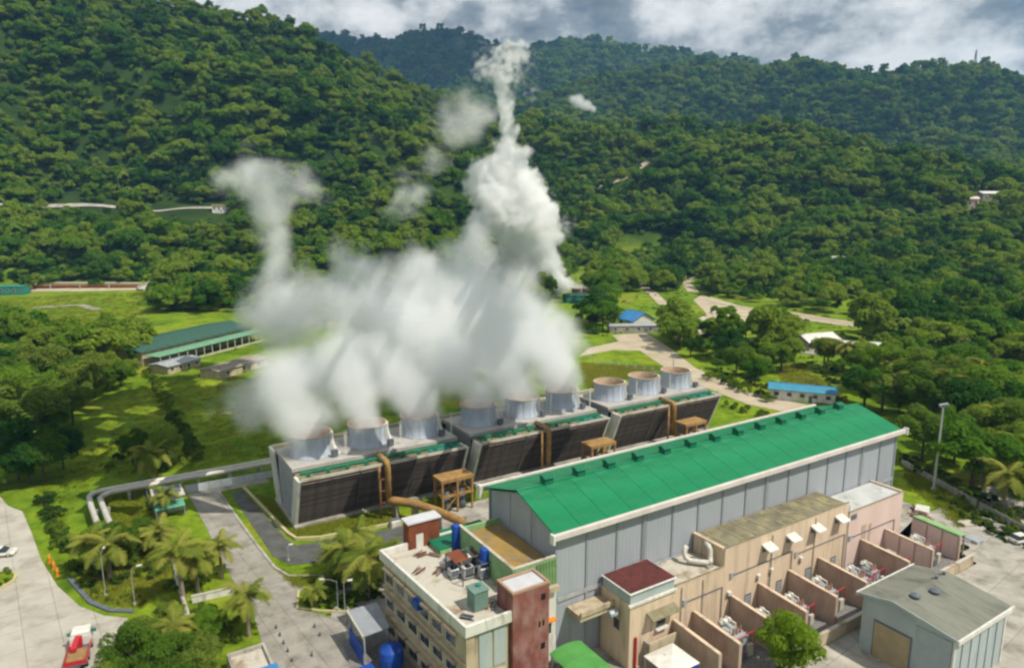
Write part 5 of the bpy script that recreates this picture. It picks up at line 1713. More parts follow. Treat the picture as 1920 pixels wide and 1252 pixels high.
# clearings (photograph pixels of ground that carries no forest)
CLEAR = [
    [(-40, 552), (275, 540), (330, 505), (360, 510), (290, 560), (262, 600), (180, 618), (60, 612), (-40, 600)],
    [(-80, 380), (440, 384), (440, 410), (-80, 406)],
    [(300, 402), (470, 402), (480, 440), (330, 445), (270, 420)],
    [(1085, 500), (1115, 500), (1115, 590), (1050, 590), (1050, 540)],
    [(1150, 440), (1250, 440), (1260, 480), (1160, 490)],
    [(1150, 560), (1235, 560), (1245, 620), (1262, 650), (1340, 700), (1480, 745), (1480, 800), (1080, 700), (1080, 640), (1150, 630)],
    [(1180, 510), (1195, 505), (1250, 560), (1250, 590), (1215, 560)],
    [(1255, 555), (1300, 500), (1330, 550), (1400, 572), (1500, 580), (1620, 600), (1620, 620), (1530, 612), (1430, 640), (1350, 618), (1300, 645), (1270, 620)],
    [(1560, 582), (1590, 562), (1640, 548), (1700, 570), (1690, 586), (1640, 592)],
    [(1500, 640), (1510, 625), (1560, 635), (1650, 648), (1650, 690), (1500, 685)],
    [(1450, 700), (1510, 692), (1560, 720), (1600, 760), (1530, 760), (1450, 735)],
    [(1115, 352), (1165, 335), (1220, 298), (1225, 312), (1170, 350), (1120, 364)],
    [(1780, 615), (1815, 615), (1820, 650), (1780, 650)],
    [(1800, 362), (1875, 362), (1880, 398), (1800, 400)],
    [(235, 590), (480, 585), (520, 720), (290, 700), (240, 660)],
]
FLAT = [
    ([(-60, 640), (60, 652), (180, 655), (240, 650), (268, 690), (240, 745), (150, 800), (150, 850), (40, 930), (-60, 940)], 'dark broadleaf tree in the stand at the left edge', 'trees at the left edge'),
    ([(262, 600), (300, 545), (450, 520), (480, 590), (400, 590), (240, 625)], 'olive broadleaf tree behind the green-roofed warehouse', 'trees behind the warehouse'),
    ([(-60, 400), (300, 402), (500, 440), (520, 545), (330, 505), (270, 538), (-60, 545)], 'broadleaf tree between the hillside road and the terrace road', 'trees above the terrace road'),
    ([(480, 440), (1090, 440), (1085, 500), (1050, 540), (1000, 600), (480, 620)], 'broadleaf tree on the valley floor behind the steam', 'trees behind the steam'),
    ([(1100, 600), (1100, 440), (1150, 440), (1160, 490), (1250, 480), (1340, 440), (1340, 545), (1260, 555), (1150, 545), (1150, 620), (1120, 640)], 'broadleaf tree around the blue-roofed house', 'trees around the blue-roofed house'),
    ([(1255, 640), (1275, 600), (1300, 640), (1300, 690), (1270, 680)], 'broadleaf tree between the dirt road and the dirt yard', 'trees between dirt road and dirt yard'),
    ([(1310, 690), (1300, 650), (1350, 622), (1430, 622), (1500, 615), (1490, 680), (1560, 690), (1600, 720), (1520, 712), (1450, 735), (1380, 735)], 'broadleaf tree in the clump above the dirt road', 'trees above the dirt road'),
    ([(1340, 440), (2000, 400), (2000, 600), (1700, 610), (1620, 596), (1500, 582), (1340, 555)], 'broadleaf tree at the foot of the right hill', 'trees at the foot of the right hill'),
    ([(1600, 620), (1760, 600), (2000, 600), (2000, 1010), (1900, 975), (1700, 855), (1690, 790), (1600, 762), (1560, 715), (1650, 690)], 'broadleaf tree in the wood right of the hall', 'trees in the wood right of the hall'),
]


def scatter():
    pts = []
    under = []
    # near flat ground and hills in rings of growing spacing
    rings = [(120, 420, 8.4), (420, 620, 9.4), (620, 1320, 11.6), (1320, 2300, 15.0), (2300, 3700, 22.0)]
    for y0, y1, sp in rings:
        ys = np.arange(y0, y1, sp)
        xm = y1 * 0.86 + 60
        xs = np.arange(-xm, xm, sp)
        X, Y = np.meshgrid(xs, ys)
        X = X.ravel() + (rng.random(X.size) - 0.5) * sp * 0.95
        Y = Y.ravel() + (rng.random(Y.size) - 0.5) * sp * 0.95
        Z = hgt(X, Y)
        U, V = proj(X, Y, Z)
        ok = (U > -170) & (U < 2090) & (V < 1010) & (V > -90)
        X, Y, Z, U, V = X[ok], Y[ok], Z[ok], U[ok], V[ok]
        hill = Z > 2.0
        flat = np.zeros(X.shape, int) - 1
        for i, (poly, lb, gr) in enumerate(FLAT):
            flat[inpoly(U, V, poly)] = i
        keep = hill | (flat >= 0)
        for poly in CLEAR:
            keep &= ~inpoly(U, V, poly)
        # thin places in the canopy
        gap = fbm(X / 55 + 40, Y / 55, 3)
        keep &= ~((gap < -0.18) & (rng.random(X.size) < 0.25))
        sc = (0.70 + 0.85 * rng.random(X.size) ** 1.7) * (sp / 8.2) ** 0.95 * (1 + 0.25 * np.clip(gap * 4, -1, 1))
        idx = np.nonzero(keep)[0]
        for j in idx:
            pts.append((X[j], Y[j], Z[j], sc[j], flat[j], U[j], V[j]))
        for j in idx:
            for q_ in range(2 if (hill[j] or y0 > 400) else 0):
                a_, d_ = rng.random() * 6.28, sp * (0.4 + 0.3 * rng.random())
                x_, y_ = X[j] + d_ * math.cos(a_), Y[j] + d_ * math.sin(a_)
                under.append((x_, y_, Z[j], sc[j] * (0.32 + 0.36 * rng.random()), U[j], V[j]))
    ux = np.array([q[0] for q in under]); uy = np.array([q[1] for q in under])
    uz = hgt(ux, uy)
    under = [(q[0], q[1], float(z_), q[3], -1, q[4], q[5]) for q, z_ in zip(under, uz)]
    return pts, under


SC, UNDER = scatter()
SC.sort(key=lambda p: p[0] ** 2 + p[1] ** 2)
N_IND = 262
GEN = ('forest tree low on the left hillside', 'trees low on the left hillside'), ('forest tree low on the right hillside', 'trees low on the right hillside')
IND = SC[:N_IND]
BANDS = {}
for p in IND:
    BANDS.setdefault(p[4], []).append(math.hypot(p[0], p[1]))
for k, (x, y, z, s, fl, u, v) in enumerate(IND):
    lb, gr = (FLAT[fl][1], FLAT[fl][2]) if fl >= 0 else (GEN[0] if x < 0 else GEN[1])
    ds = sorted(BANDS[fl]); q = ds.index(math.hypot(x, y)) / len(ds)
    if len(ds) > 12:
        lb = ('tall ' if s > 1.0 else 'low ' if s < 0.8 else 'mid-sized ') + lb + (', front row' if q < 0.25 else ', second row' if q < 0.5 else ', third row' if q < 0.75 else ', rear row')
    near = math.hypot(x, y) < 260
    c = NEAR[k % 3] if near else FAR[k % 6]
    tree(lb, (x, y, z - 0.3), s * (0.82 if near else 1.0), c, gr, random.uniform(0.85, 1.15))
FOREST = SC[N_IND:] + UNDER


def instancer(name, pts, meshes, label, cat):
    """uncountable growth: one crown instanced per point"""
    col = bpy.data.collections.new(name + '_kinds')
    for me in meshes:
        ob = next(o for o in C.objects if o.data == me)
        col.objects.link(ob)
    names = sorted(o.name for o in col.objects)
    me = bpy.data.meshes.new(name)
    me.from_pydata([(p[0], p[1], p[2] - 0.8) for p in pts], [], [])
    n = len(pts)
    a = me.attributes.new('size', 'FLOAT', 'POINT'); a.data.foreach_set('value', np.array([p[3] for p in pts], np.float32))
    a = me.attributes.new('turn', 'FLOAT', 'POINT'); a.data.foreach_set('value', (rng.random(n) * 6.28).astype(np.float32))
    wts = np.array([0.35 if 'palm_head' in q else 1.0 for q in names]); wts /= wts.sum()
    a = me.attributes.new('kind_id', 'INT', 'POINT'); a.data.foreach_set('value', rng.choice(len(names), n, p=wts).astype(np.int32))
    a = me.attributes.new('tall', 'FLOAT', 'POINT'); a.data.foreach_set('value', (0.75 + 0.5 * rng.random(n)).astype(np.float32))
    ob = bpy.data.objects.new(name, me)
    C.objects.link(ob)
    ng = bpy.data.node_groups.new('forest_nodes', 'GeometryNodeTree')
    ng.interface.new_socket('Geometry', in_out='INPUT', socket_type='NodeSocketGeometry')
    ng.interface.new_socket('Geometry', in_out='OUTPUT', socket_type='NodeSocketGeometry')
    gi = ng.nodes.new('NodeGroupInput'); go = ng.nodes.new('NodeGroupOutput')
    ci = ng.nodes.new('GeometryNodeCollectionInfo')
    ci.inputs['Collection'].default_value = col
    ci.inputs['Separate Children'].default_value = True
    ci.inputs['Reset Children'].default_value = True
    ip = ng.nodes.new('GeometryNodeInstanceOnPoints')
    ip.inputs['Pick Instance'].default_value = True

    def attr(nm, ty):
        q = ng.nodes.new('GeometryNodeInputNamedAttribute'); q.data_type = ty; q.inputs['Name'].default_value = nm
        return q.outputs['Attribute']
    cr = ng.nodes.new('ShaderNodeCombineXYZ')
    ng.links.new(attr('turn', 'FLOAT'), cr.inputs['Z'])
    mu = ng.nodes.new('ShaderNodeMath'); mu.operation = 'MULTIPLY'
    ng.links.new(attr('size', 'FLOAT'), mu.inputs[0]); ng.links.new(attr('tall', 'FLOAT'), mu.inputs[1])
    cs = ng.nodes.new('ShaderNodeCombineXYZ')
    s_ = attr('size', 'FLOAT')
    ng.links.new(s_, cs.inputs['X']); ng.links.new(s_, cs.inputs['Y']); ng.links.new(mu.outputs[0], cs.inputs['Z'])
    ng.links.new(gi.outputs[0], ip.inputs['Points'])
    ng.links.new(ci.outputs[0], ip.inputs['Instance'])
    ng.links.new(attr('kind_id', 'INT'), ip.inputs['Instance Index'])
    ng.links.new(cr.outputs[0], ip.inputs['Rotation'])
    ng.links.new(cs.outputs[0], ip.inputs['Scale'])
    ng.links.new(ip.outputs[0], go.inputs[0])
    md = ob.modifiers.new('scatter', 'NODES'); md.node_group = ng
    tag(ob, label, cat, kind='stuff')


def palm_head_mesh():
    r = np.random.default_rng(77)
    mb = MB()
    mb.tube([(0, 0, 0), (0.2, 0, 5), (0.1, 0, 9.2)], 0.3, 5, 0.2)
    for k in range(17):
        a = k * 2.399; el = 0.75 - 0.09 * (k % 9)
        c, sn = math.cos(a), math.sin(a)
        pts = [Vector((c * 4.4 * f * math.cos(el * 0.5), sn * 4.4 * f * math.cos(el * 0.5), 9.2 + 4.4 * (el * f - 0.95 * f * f))) for f in np.linspace(0.05, 1, 7)]
        for i in range(6):
            w = 0.75 * math.sin(math.pi * (0.15 + 0.8 * i / 6)); w2 = 0.75 * math.sin(math.pi * (0.15 + 0.8 * (i + 1) / 6)) if i < 5 else 0.05
            sd = Vector((-sn, c, 0)); dz = Vector((0, 0, -0.45))
            for g in (-1, 1):
                mb.add([pts[i], pts[i + 1], pts[i + 1] + (sd * g + dz) * w2, pts[i] + (sd * g + dz) * w], [(0, 1, 2, 3)])
    return mb.mesh('palm_head', OLIVE)


PALMHEAD = palm_head_mesh()
for u_, v_, lb_ in ((1690, 640, 'tall feathery palm above the wood right of the white houses'), (1240, 548, 'feathery palm above the track beyond the blue-roofed house')):
    t_ = thing('coconut_palm', lb_, 'palm', G(u_, v_), 0.4)
    inst('palm_head', PALMHEAD, t_)
    MB().lathe([(0.5, -0.3), (0.42, 0.3), (0.32, 1.0)], 8).build('trunk_base', BARK, t_)
instancer('forest', FOREST, FAR + [PALMHEAD], 'dense tropical forest covering the hills behind the plant', 'forest')

# hand-placed trees near the plant
HAND = [
    (80, 775, 1.25, 'big olive tree on the lawn at the left edge'), (150, 755, 1.1, 'olive tree right of the biggest lawn tree'), (40, 740, 1.1, 'tree behind the biggest lawn tree at the left edge'),
    (205, 735, 0.9, 'small tree between lawn trees and warehouse'), (85, 905, 0.95, 'dark tree beside the top of the left road'), (35, 900, 0.9, 'dark tree overhanging the top of the left road'), (120, 880, 0.75, 'small dark tree by the lawn below the olive trees'),
    (250, 870, 0.7, 'small tree left of the lone lawn palm'), (315, 862, 0.65, 'small tree right of the lone lawn palm'),
]
for u, v, s, lb in HAND:
    tree(lb, P(u, v), s, NEAR[int(u) % 3], None)
FRONT = [(250, 1278, 0.6, 'round dark tree at the bottom edge beside the truck'), (285, 1225, 0.55, 'leafy tree above the bottom-edge trees by the road'), (372, 1262, 0.5, 'tree at the bottom edge right of the leafy tree'),
         (318, 1290, 0.62, 'lowest tree cut by the bottom edge'), (205, 1318, 0.5, 'tree cut by the bottom edge beside the truck'), (395, 1200, 0.42, 'small tree between leafy tree and palm'), (225, 1055, 0.55, 'tree under the lawn palm by the curved drain'),
         (270, 1020, 0.5, 'dark tree behind the slim lamp posts'), (185, 1030, 0.45, 'tree at the road side of the broad lawn palm'), (318, 1178, 0.4, 'low tree beside the brick-red pillar')]
for u, v, s, lb in FRONT:
    tree(lb, P(u, v), s, (ROUGH + NEAR[:1])[int(u) % 3], None, random.uniform(0.85, 1.2))
tree('bright green tree in front of the transformer bays', W(67.0, 45.0), 0.72, BRIGHT, None, 1.05)
tree('bright green sapling cut by the bottom edge right of the white shelter', W(62.0, 40.5), 0.42, BRIGHT, None, 0.9)

# bushes
BUSHES = [(150 + 12 * math.sin(i * 2.1) + i * 1.2, 1045 + i * 6, 1.4) for i in range(9)]
bl = [
    ('bush in the dark hedge line down the left lawn', 'hedge down the left lawn', [(278 + (i / 29) * 92 + 3 * math.sin(i * 3), 700 + (i / 29) * 162, 1.25 + 0.3 * math.sin(i * 1.7)) for i in range(30)]),
    ('bush in the dark strip between lawn and left road', 'bushes between lawn and left road', [(80 + (i / 17) * 46 + 4 * math.sin(i * 2.3), 935 + (i / 17) * 98, 0.9 + 0.35 * math.sin(i * 1.3)) for i in range(18)]),
    ('bush on the grass beside the curved drain kerb', 'bushes beside the curved drain kerb', [(150, 1080, 0.9), (165, 1098, 0.8), (140, 1062, 0.9), (178, 1075, 1.0), (190, 1050, 1.1), (225, 1090, 0.9), (240, 1062, 1.2), (260, 1048, 1.3)]),
    ('bush on the planted island beside the office', 'bushes on the planted island', [(585, 1128, 0.7), (605, 1132, 0.8), (630, 1134, 0.9), (655, 1130, 0.9), (595, 1112, 0.8), (680, 1120, 1.2), (705, 1095, 1.2), (640, 1100, 1.0)]),
    ('bush by the palms along the plant road', 'bushes by the palms', [(375, 1150, 0.9), (398, 1165, 1.0), (430, 1175, 0.9), (440, 1200, 0.7), (400, 1225, 0.8), (365, 1100, 0.9), (330, 1105, 1.0), (385, 1095, 0.9), (300, 1060, 1.2), (280, 1080, 1.2), (285, 1030, 1.3)]),
    ('bush on the lawn around the lone palm', 'bushes around the lone lawn palm', [(230, 860, 1.3), (260, 880, 1.0), (300, 885, 1.1), (330, 870, 1.2), (200, 880, 1.0), (220, 830, 1.2), (180, 930, 0.7), (262, 850, 1.2)]),
    ('bush at the edge of the wood right of the hall', 'bushes right of the hall', [(1700 + 26 * i, 868 + 13 * i + 8 * math.sin(i * 2), 1.2) for i in range(9)]),
    ('bush beside the dirt road behind the cooling towers', 'bushes beside the dirt road', [(1330 + 22 * i, 712 + 8 * i, 1.5) for i in range(6)] + [(1370, 765, 1.3), (1400, 775, 1.3), (1430, 780, 1.2)]),
    ('bush at the corner of the right yard', 'bushes at the right yard', [(1795, 1032, 0.6), (1805, 1028, 0.6), (1840, 985, 1.0), (1870, 1000, 1.0)]),
    ('bush in the planted island at the left edge', 'bushes in the left island', [(3, 1080, 0.8), (-4, 1098, 0.9), (12, 1092, 0.5)]),
]
for lb, gr, lst in bl:
    for i, (u, v, s) in enumerate(lst):
        t = thing('bush', lb, 'bush', P(u, v), random.random() * 6, gr)
        t.scale = (s, s, s * 0.9)
        inst('foliage', BUSH[i % 3], t)
        MB_ = inst('stem', TRUNK[i % 3], t, (0, 0, 0), sc=(0.18, 0.18, 0.14))


# ------------------------------------------------------------------ low scrub over rough ground
def scrub_object():
    polys = [([(1090, 560), (1250, 545), (1300, 500), (1340, 560), (1620, 600), (1740, 560), (1740, 600), (1640, 640), (1650, 690), (1600, 760), (1480, 745), (1340, 700), (1262, 650), (1240, 620), (1150, 625), (1100, 640)], 1500, 0.62),
             ([(-40, 555), (275, 545), (300, 600), (260, 640), (180, 650), (60, 645), (-40, 630)], 420, 0.4), ([(290, 700), (500, 705), (540, 840), (380, 860), (330, 780)], 240, 0.3), ([(60, 930), (200, 760), (280, 700), (360, 860), (345, 880), (165, 905), (110, 1000)], 520, 0.45),
             ([(240, 690), (500, 640), (520, 700), (300, 705)], 160, 0.4), ([(1085, 675), (1250, 690), (1290, 700), (1100, 735)], 180, 0.35), ([(1690, 845), (1860, 945), (1990, 1030), (1990, 1060), (1840, 990), (1700, 900)], 360, 0.6), ([(145, 1060), (300, 980), (330, 1090), (250, 1140), (170, 1122)], 330, 0.5),
             ([(190, 925), (262, 905), (300, 1000), (230, 1020), (195, 980)], 130, 0.4), ([(350, 1090), (385, 1000), (470, 1165), (490, 1200), (430, 1215), (380, 1190)], 140, 0.4), ([(300, 405), (470, 405), (470, 440), (330, 440)], 120, 0.8), ([(565, 1105), (700, 1085), (735, 1110), (660, 1140), (570, 1138)], 130, 0.45)]
    P_ = []
    for poly, n, size in polys:
        us = [q[0] for q in poly]; vv = [q[1] for q in poly]
        cu = rng.uniform(min(us), max(us), n * 3); cv = rng.uniform(min(vv), max(vv), n * 3)
        ok = inpoly(cu, cv, poly)
        for rd in (INNER, ROADL):
            ok &= ~inpoly(cu, cv, rd)
        for rd in ROADPOLY:
            ok &= ~inpoly(cu, cv, rd)
        pts = [P(a_, b_) for a_, b_ in zip(cu[ok], cv[ok])][:n]
        if poly[0][1] < 450:
            pts = [G(a_, b_) for a_, b_ in list(zip(cu[ok], cv[ok]))[:n]]
        if not pts:
            continue
        g = fbm(np.array([p.x for p in pts]) / 22, np.array([p.y for p in pts]) / 22 + 9, 3)
        for p, gg in zip(pts, g):
            if gg > -0.06:
                P_.append((p.x, p.y, p.z, size * (0.45 + 0.9 * rng.random() ** 2) * (1 + 2.2 * max(gg, 0))))
    instancer('scrub', P_, BUSH, 'low green scrub over the rough ground between the roads', 'scrub')


ROADPOLY = [[(1085, 668), (1105, 652), (1160, 640), (1148, 628), (1212, 624), (1256, 652), (1305, 690), (1400, 735), (1500, 756), (1560, 770), (1560, 790), (1400, 757), (1300, 717), (1240, 684), (1200, 657), (1150, 656)],
            [(1290, 632), (1308, 604), (1345, 590), (1322, 566), (1330, 560), (1400, 577), (1485, 586), (1610, 606), (1608, 614), (1510, 600), (1420, 600), (1395, 612), (1335, 626)]]
scrub_object()


# ------------------------------------------------------------------ palms
def frond_mesh(seed, ln, droop):
    """a rachis with two rows of hanging leaflets"""
    r = np.random.default_rng(seed)
    mb = MB()
    N = 22
    pts = []
    for i in range(N + 1):
        f = i / N
        pts.append(Vector((ln * (f - 0.16 * f * f), 0, ln * (0.42 * f - droop * f * f))))
    mb.tube(pts[::2] + [pts[-1]], 0.035, 4, 0.012)
    for i in range(2, N + 1):
        p = pts[i]; d = (pts[i] - pts[i - 1]).normalized()
        f = i / N
        w = ln * 0.20 * math.sin(math.pi * (0.12 + 0.82 * f)) + 0.08
        for s in (-1, 1):
            for h in (0, 0.5):
                q = p - d * (ln / N * h)
                tip = q + Vector((0.45 * w, s * w * (0.8 + 0.15 * r.random()), -w * (0.30 + 0.4 * r.random())))
                e = d * 0.042
                mb.add([q - e, q + e, tip + e * 0.3, tip - e * 0.3], [(0, 1, 2, 3)])
    return mb.mesh('frond', PALM)


FROND = [frond_mesh(1, 3.4, 0.62), frond_mesh(2, 3.3, 0.85), frond_mesh(3, 3.0, 0.35)]


def palm(label, u, v, h, s=1.0, lean=0.0, group=None, loc=None):
    s *= 1.22
    h *= 1.08
    loc = loc or P(u, v)
    t = thing('palm_tree', label, 'palm', loc, random.random() * 6, group)
    top = Vector((lean, 0, h))
    MB().tube([(0, 0, -0.2), (lean * 0.25, 0, h * 0.35), (lean * 0.65, 0, h * 0.75), top], 0.24 * s, 8, 0.13 * s).build('trunk', mat('palm_bark', (0.30, 0.255, 0.19), (0.2, 0.165, 0.12), 2.0, 0.9, stretch=(1, 1, 4)), t)
    n = 24
    for k in range(n):
        a = k * 2.399
        tilt = [0.0, 0.28, -0.35, 0.55][k % 4] + random.uniform(-0.15, 0.15)
        inst('frond', FROND[k % 3], t, top, (0, tilt * -0.6 + (0.35 if k % 3 == 0 else 0.0) - (0.45 if 17 < k < 21 else 0) + (0.75 if k >= 21 else 0), a), (s, s, s))
    MB().lathe([(0.1, -0.5), (0.28, -0.2), (0.25, 0.1), (0.08, 0.4)], 8, top).build('crown_shaft', mat('palm_green', (0.12, 0.15, 0.04), (0.08, 0.1, 0.03)), t)


palm('tall palm standing alone beside the concrete plant road', 467, 1192, 5.6, 0.98)
palm('tallest palm in the group left of the plant road', 345, 1128, 7.6, 1.12, 0.4)
palm('palm with sparse crown nearest the plant road bend', 416, 1085, 5.2, 0.95)
palm('broad palm on the lawn above the curved drain', 208, 1085, 5.5, 1.25)
palm('palm just left of the broad lawn palm', 178, 1070, 5.0, 1.0, 0.3)
palm('palm with a bent trunk right of the tallest palm', 372, 1112, 5.0, 1.0, 0.8)
palm('low bushy palm beside the guard house fence', 300, 1035, 3.6, 1.05)
palm('palm behind the clump toward the drain apron', 672, 1060, 5.0, 1.1, 0.2)
palm('lone palm in the middle of the left lawn', 287, 900, 5.6, 1.35)
palm('big palm in the clump by the office corner', 690, 1122, 6.2, 1.35)
palm('second palm in the clump by the office corner', 655, 1092, 5.4, 1.1, -0.4)
palm('palm closest to the office wall', 722, 1102, 5.6, 1.05, 0.4)
palm('short palm at the drain apron side of the clump', 630, 1072, 3.4, 0.9)
palm('stub palm on the planted island beside the road', 592, 1135, 2.4, 0.6)
palm('young palm at the bottom edge between the leafy trees', 330, 1228, 4.0, 0.85)
palm('palm rising behind the guard house', 312, 968, 4.2, 0.8)
for i, (u, v, h) in enumerate(((1772, 800, 12), (1858, 850, 9), (1900, 905, 8), (1830, 760, 11), (1905, 780, 10), (1580, 700, 9), (1545, 690, 8), (1660, 740, 9), (1840, 905, 7), (1720, 780, 9), (1880, 960, 7))):
    palm('coconut palm among the trees right of the hall', u, v, h, 1.35, random.uniform(-0.6, 0.6), 'coconut palms right of the hall')


# ------------------------------------------------------------------ weeds and rough grass tufts
def tuft_mesh(seed):
    r = np.random.default_rng(seed)
    mb = MB()
    for k in range(26):
        a = r.random() * 6.28; l = 0.12 + 0.22 * r.random(); x, y = r.normal(size=2) * 0.35
        c, s = math.cos(a), math.sin(a)
        mb.add([(x - 0.06 * s, y + 0.06 * c, 0), (x + 0.06 * s, y - 0.06 * c, 0), (x + l * 0.6 * c, y + l * 0.6 * s, l)], [(0, 1, 2)])
    return mb


def tufts():
    polys = [[(60, 930), (200, 780), (290, 700), (500, 705), (540, 850), (345, 880), (165, 905), (110, 1010)], [(140, 1060), (300, 985), (330, 1090), (250, 1140), (170, 1125)], [(190, 920), (270, 905), (300, 1000), (230, 1020)],
             [(-40, 560), (270, 550), (260, 600), (60, 610), (-40, 600)], [(460, 925), (530, 940), (750, 960), (755, 978), (556, 1008)], [(1090, 680), (1250, 690), (1100, 730)], [(1440, 690), (1500, 680), (1600, 760), (1530, 760)], [(1690, 850), (1840, 940), (1800, 990), (1700, 900)],
             [(515, 1064), (542, 1080), (622, 1080), (760, 1040), (760, 1080), (560, 1100)]]
    V, Fc = [], []
    base = [tuft_mesh(i) for i in range(4)]
    bv = [(np.array(b.v), np.array(b.f)) for b in base]
    r = np.random.default_rng(9)
    off = 0
    for poly in polys:
        us = [p[0] for p in poly]; vs_ = [p[1] for p in poly]
        a, b = P(min(us), max(vs_)), P(max(us), min(vs_))
        cand_u = r.uniform(min(us), max(us), 2600); cand_v = r.uniform(min(vs_), max(vs_), 2600)
        ok = inpoly(cand_u, cand_v, poly)
        for u, v in list(zip(cand_u[ok], cand_v[ok]))[:900]:
            p = P(u, v)
            d = math.hypot(p.x, p.y)
            s = (0.5 + 0.8 * r.random()) * (0.8 + d / 260)
            bvv, bff = bv[r.integers(4)]
            an = r.random() * 6.28; c, sn = math.cos(an), math.sin(an)
            q = bvv * s
            V.append(np.stack([q[:, 0] * c - q[:, 1] * sn + p.x, q[:, 0] * sn + q[:, 1] * c + p.y, q[:, 2]], 1))
            Fc.append(bff + off)
            off += len(bvv)
    V = np.concatenate(V); Fc = np.concatenate(Fc)
    me = bpy.data.meshes.new('rough_grass')
    me.from_pydata(V.tolist(), [], Fc.tolist())
    me.materials.append(leaf_mat('grass_blade', [(0.12, 0.18, 0.018), (0.22, 0.28, 0.025), (0.31, 0.31, 0.05)], 0.4))
    o = bpy.data.objects.new('rough_grass', me)
    C.objects.link(o)
    tag(o, 'rough green grass and weeds on the lawns and banks', 'grass', kind='stuff')


tufts()


# ================================================================== STEAM
def steam_volume(name, label, blobs, dens, nscale, distort, cut, color, voxel, aniso=0.0, gain=1.0, detail=5.0, fine=0.0):
    """steam as a voxel cloud: density falls from each puff's heart and is broken up by noise"""
    B = []
    for b in blobs:
        if len(b) == 3:                          # (place, radius, strength)
            B.append(b)
            continue
        u, v, rp, Y, k = b
        c = D(u, v, Y)
        B.append((c, rp * (c - Vector((0, 0, CAM_H))).length / FPX, k))
    lo = Vector([min(c[i] - r * 1.25 - distort * 0.3 for c, r, k in B) for i in range(3)])
    hi = Vector([max(c[i] + r * 1.25 + distort * 0.3 for c, r, k in B) for i in range(3)])
    lo.z = max(lo.z, 2.0)
    m = bpy.data.materials.new(name)
    m.use_nodes = True
    t = m.node_tree
    t.nodes.clear()
    out = nd(t, 'ShaderNodeOutputMaterial')
    pv = nd(t, 'ShaderNodeVolumePrincipled')
    pv.inputs['Color'].default_value = (*color, 1)
    pv.inputs['Anisotropy'].default_value = aniso
    pv.inputs['Density'].default_value = dens
    t.links.new(pv.outputs[0], out.inputs['Volume'])
    ng = bpy.data.node_groups.new(name, 'GeometryNodeTree')
    ng.interface.new_socket('Geometry', in_out='INPUT', socket_type='NodeSocketGeometry')
    ng.interface.new_socket('Geometry', in_out='OUTPUT', socket_type='NodeSocketGeometry')
    t = ng
    go = nd(t, 'NodeGroupOutput')
    pos = nd(t, 'GeometryNodeInputPosition')
    n1 = nd(t, 'ShaderNodeTexNoise', i_Scale=nscale, i_Detail=detail, i_Roughness=0.58)
    t.links.new(pos.outputs[0], n1.inputs['Vector'])
    sb = nd(t, 'ShaderNodeVectorMath', operation='MULTIPLY_ADD')
    t.links.new(n1.outputs['Color'], sb.inputs[0])
    sb.inputs[1].default_value = (distort * 2, distort * 2, distort * 2)
    sb.inputs[2].default_value = (-distort, -distort, -distort)
    ad = nd(t, 'ShaderNodeVectorMath', operation='ADD')
    t.links.new(pos.outputs[0], ad.inputs[0]); t.links.new(sb.outputs[0], ad.inputs[1])
    acc = None
    for c, r, k in B:
        ds = nd(t, 'ShaderNodeVectorMath', operation='DISTANCE')
        t.links.new(ad.outputs[0], ds.inputs[0]); ds.inputs[1].default_value = c
        mr = nd(t, 'ShaderNodeMapRange', interpolation_type='SMOOTHSTEP')
        mr.inputs['From Min'].default_value = r * 1.12; mr.inputs['From Max'].default_value = r * 0.05
        mr.inputs['To Min'].default_value = 0.0; mr.inputs['To Max'].default_value = k
        t.links.new(ds.outputs['Value'], mr.inputs['Value'])
        if acc is None:
            acc = mr.outputs[0]
        else:
            mx = nd(t, 'ShaderNodeMath', operation='ADD')
            t.links.new(acc, mx.inputs[0]); t.links.new(mr.outputs[0], mx.inputs[1])
            acc = mx.outputs[0]
    if fine:
        n2 = nd(t, 'ShaderNodeTexNoise', i_Scale=nscale * 2.1, i_Detail=7.0, i_Roughness=0.62)
        t.links.new(pos.outputs[0], n2.inputs['Vector'])
        f = nd(t, 'ShaderNodeMath', operation='MULTIPLY_ADD')
        t.links.new(n2.outputs[0], f.inputs[0]); f.inputs[1].default_value = 2 * fine; f.inputs[2].default_value = -fine
        mx = nd(t, 'ShaderNodeMath', operation='ADD')
        t.links.new(acc, mx.inputs[0]); t.links.new(f.outputs[0], mx.inputs[1])
        acc = mx.outputs[0]
    s1 = nd(t, 'ShaderNodeMath', operation='SUBTRACT'); t.links.new(acc, s1.inputs[0]); s1.inputs[1].default_value = cut
    s2 = nd(t, 'ShaderNodeMath', operation='MULTIPLY'); s2.use_clamp = True
    t.links.new(s1.outputs[0], s2.inputs[0]); s2.inputs[1].default_value = gain
    vc = nd(t, 'GeometryNodeVolumeCube')
    t.links.new(s2.outputs[0], vc.inputs['Density'])
    vc.inputs['Min'].default_value = lo; vc.inputs['Max'].default_value = hi
    for ax, i in zip('XYZ', range(3)):
        vc.inputs['Resolution ' + ax].default_value = max(8, int((hi[i] - lo[i]) / voxel))
    sm = nd(t, 'GeometryNodeSetMaterial')
    sm.inputs['Material'].default_value = m
    t.links.new(vc.outputs[0], sm.inputs['Geometry'])
    t.links.new(sm.outputs[0], go.inputs[0])
    me = bpy.data.meshes.new(name)
    me.from_pydata([tuple((lo + hi) / 2)], [], [])
    me.materials.append(m)
    ob = bpy.data.objects.new(name, me)
    C.objects.link(ob)
    md = ob.modifiers.new('steam', 'NODES'); md.node_group = ng
    tag(ob, label, 'steam', kind='stuff')
    return ob


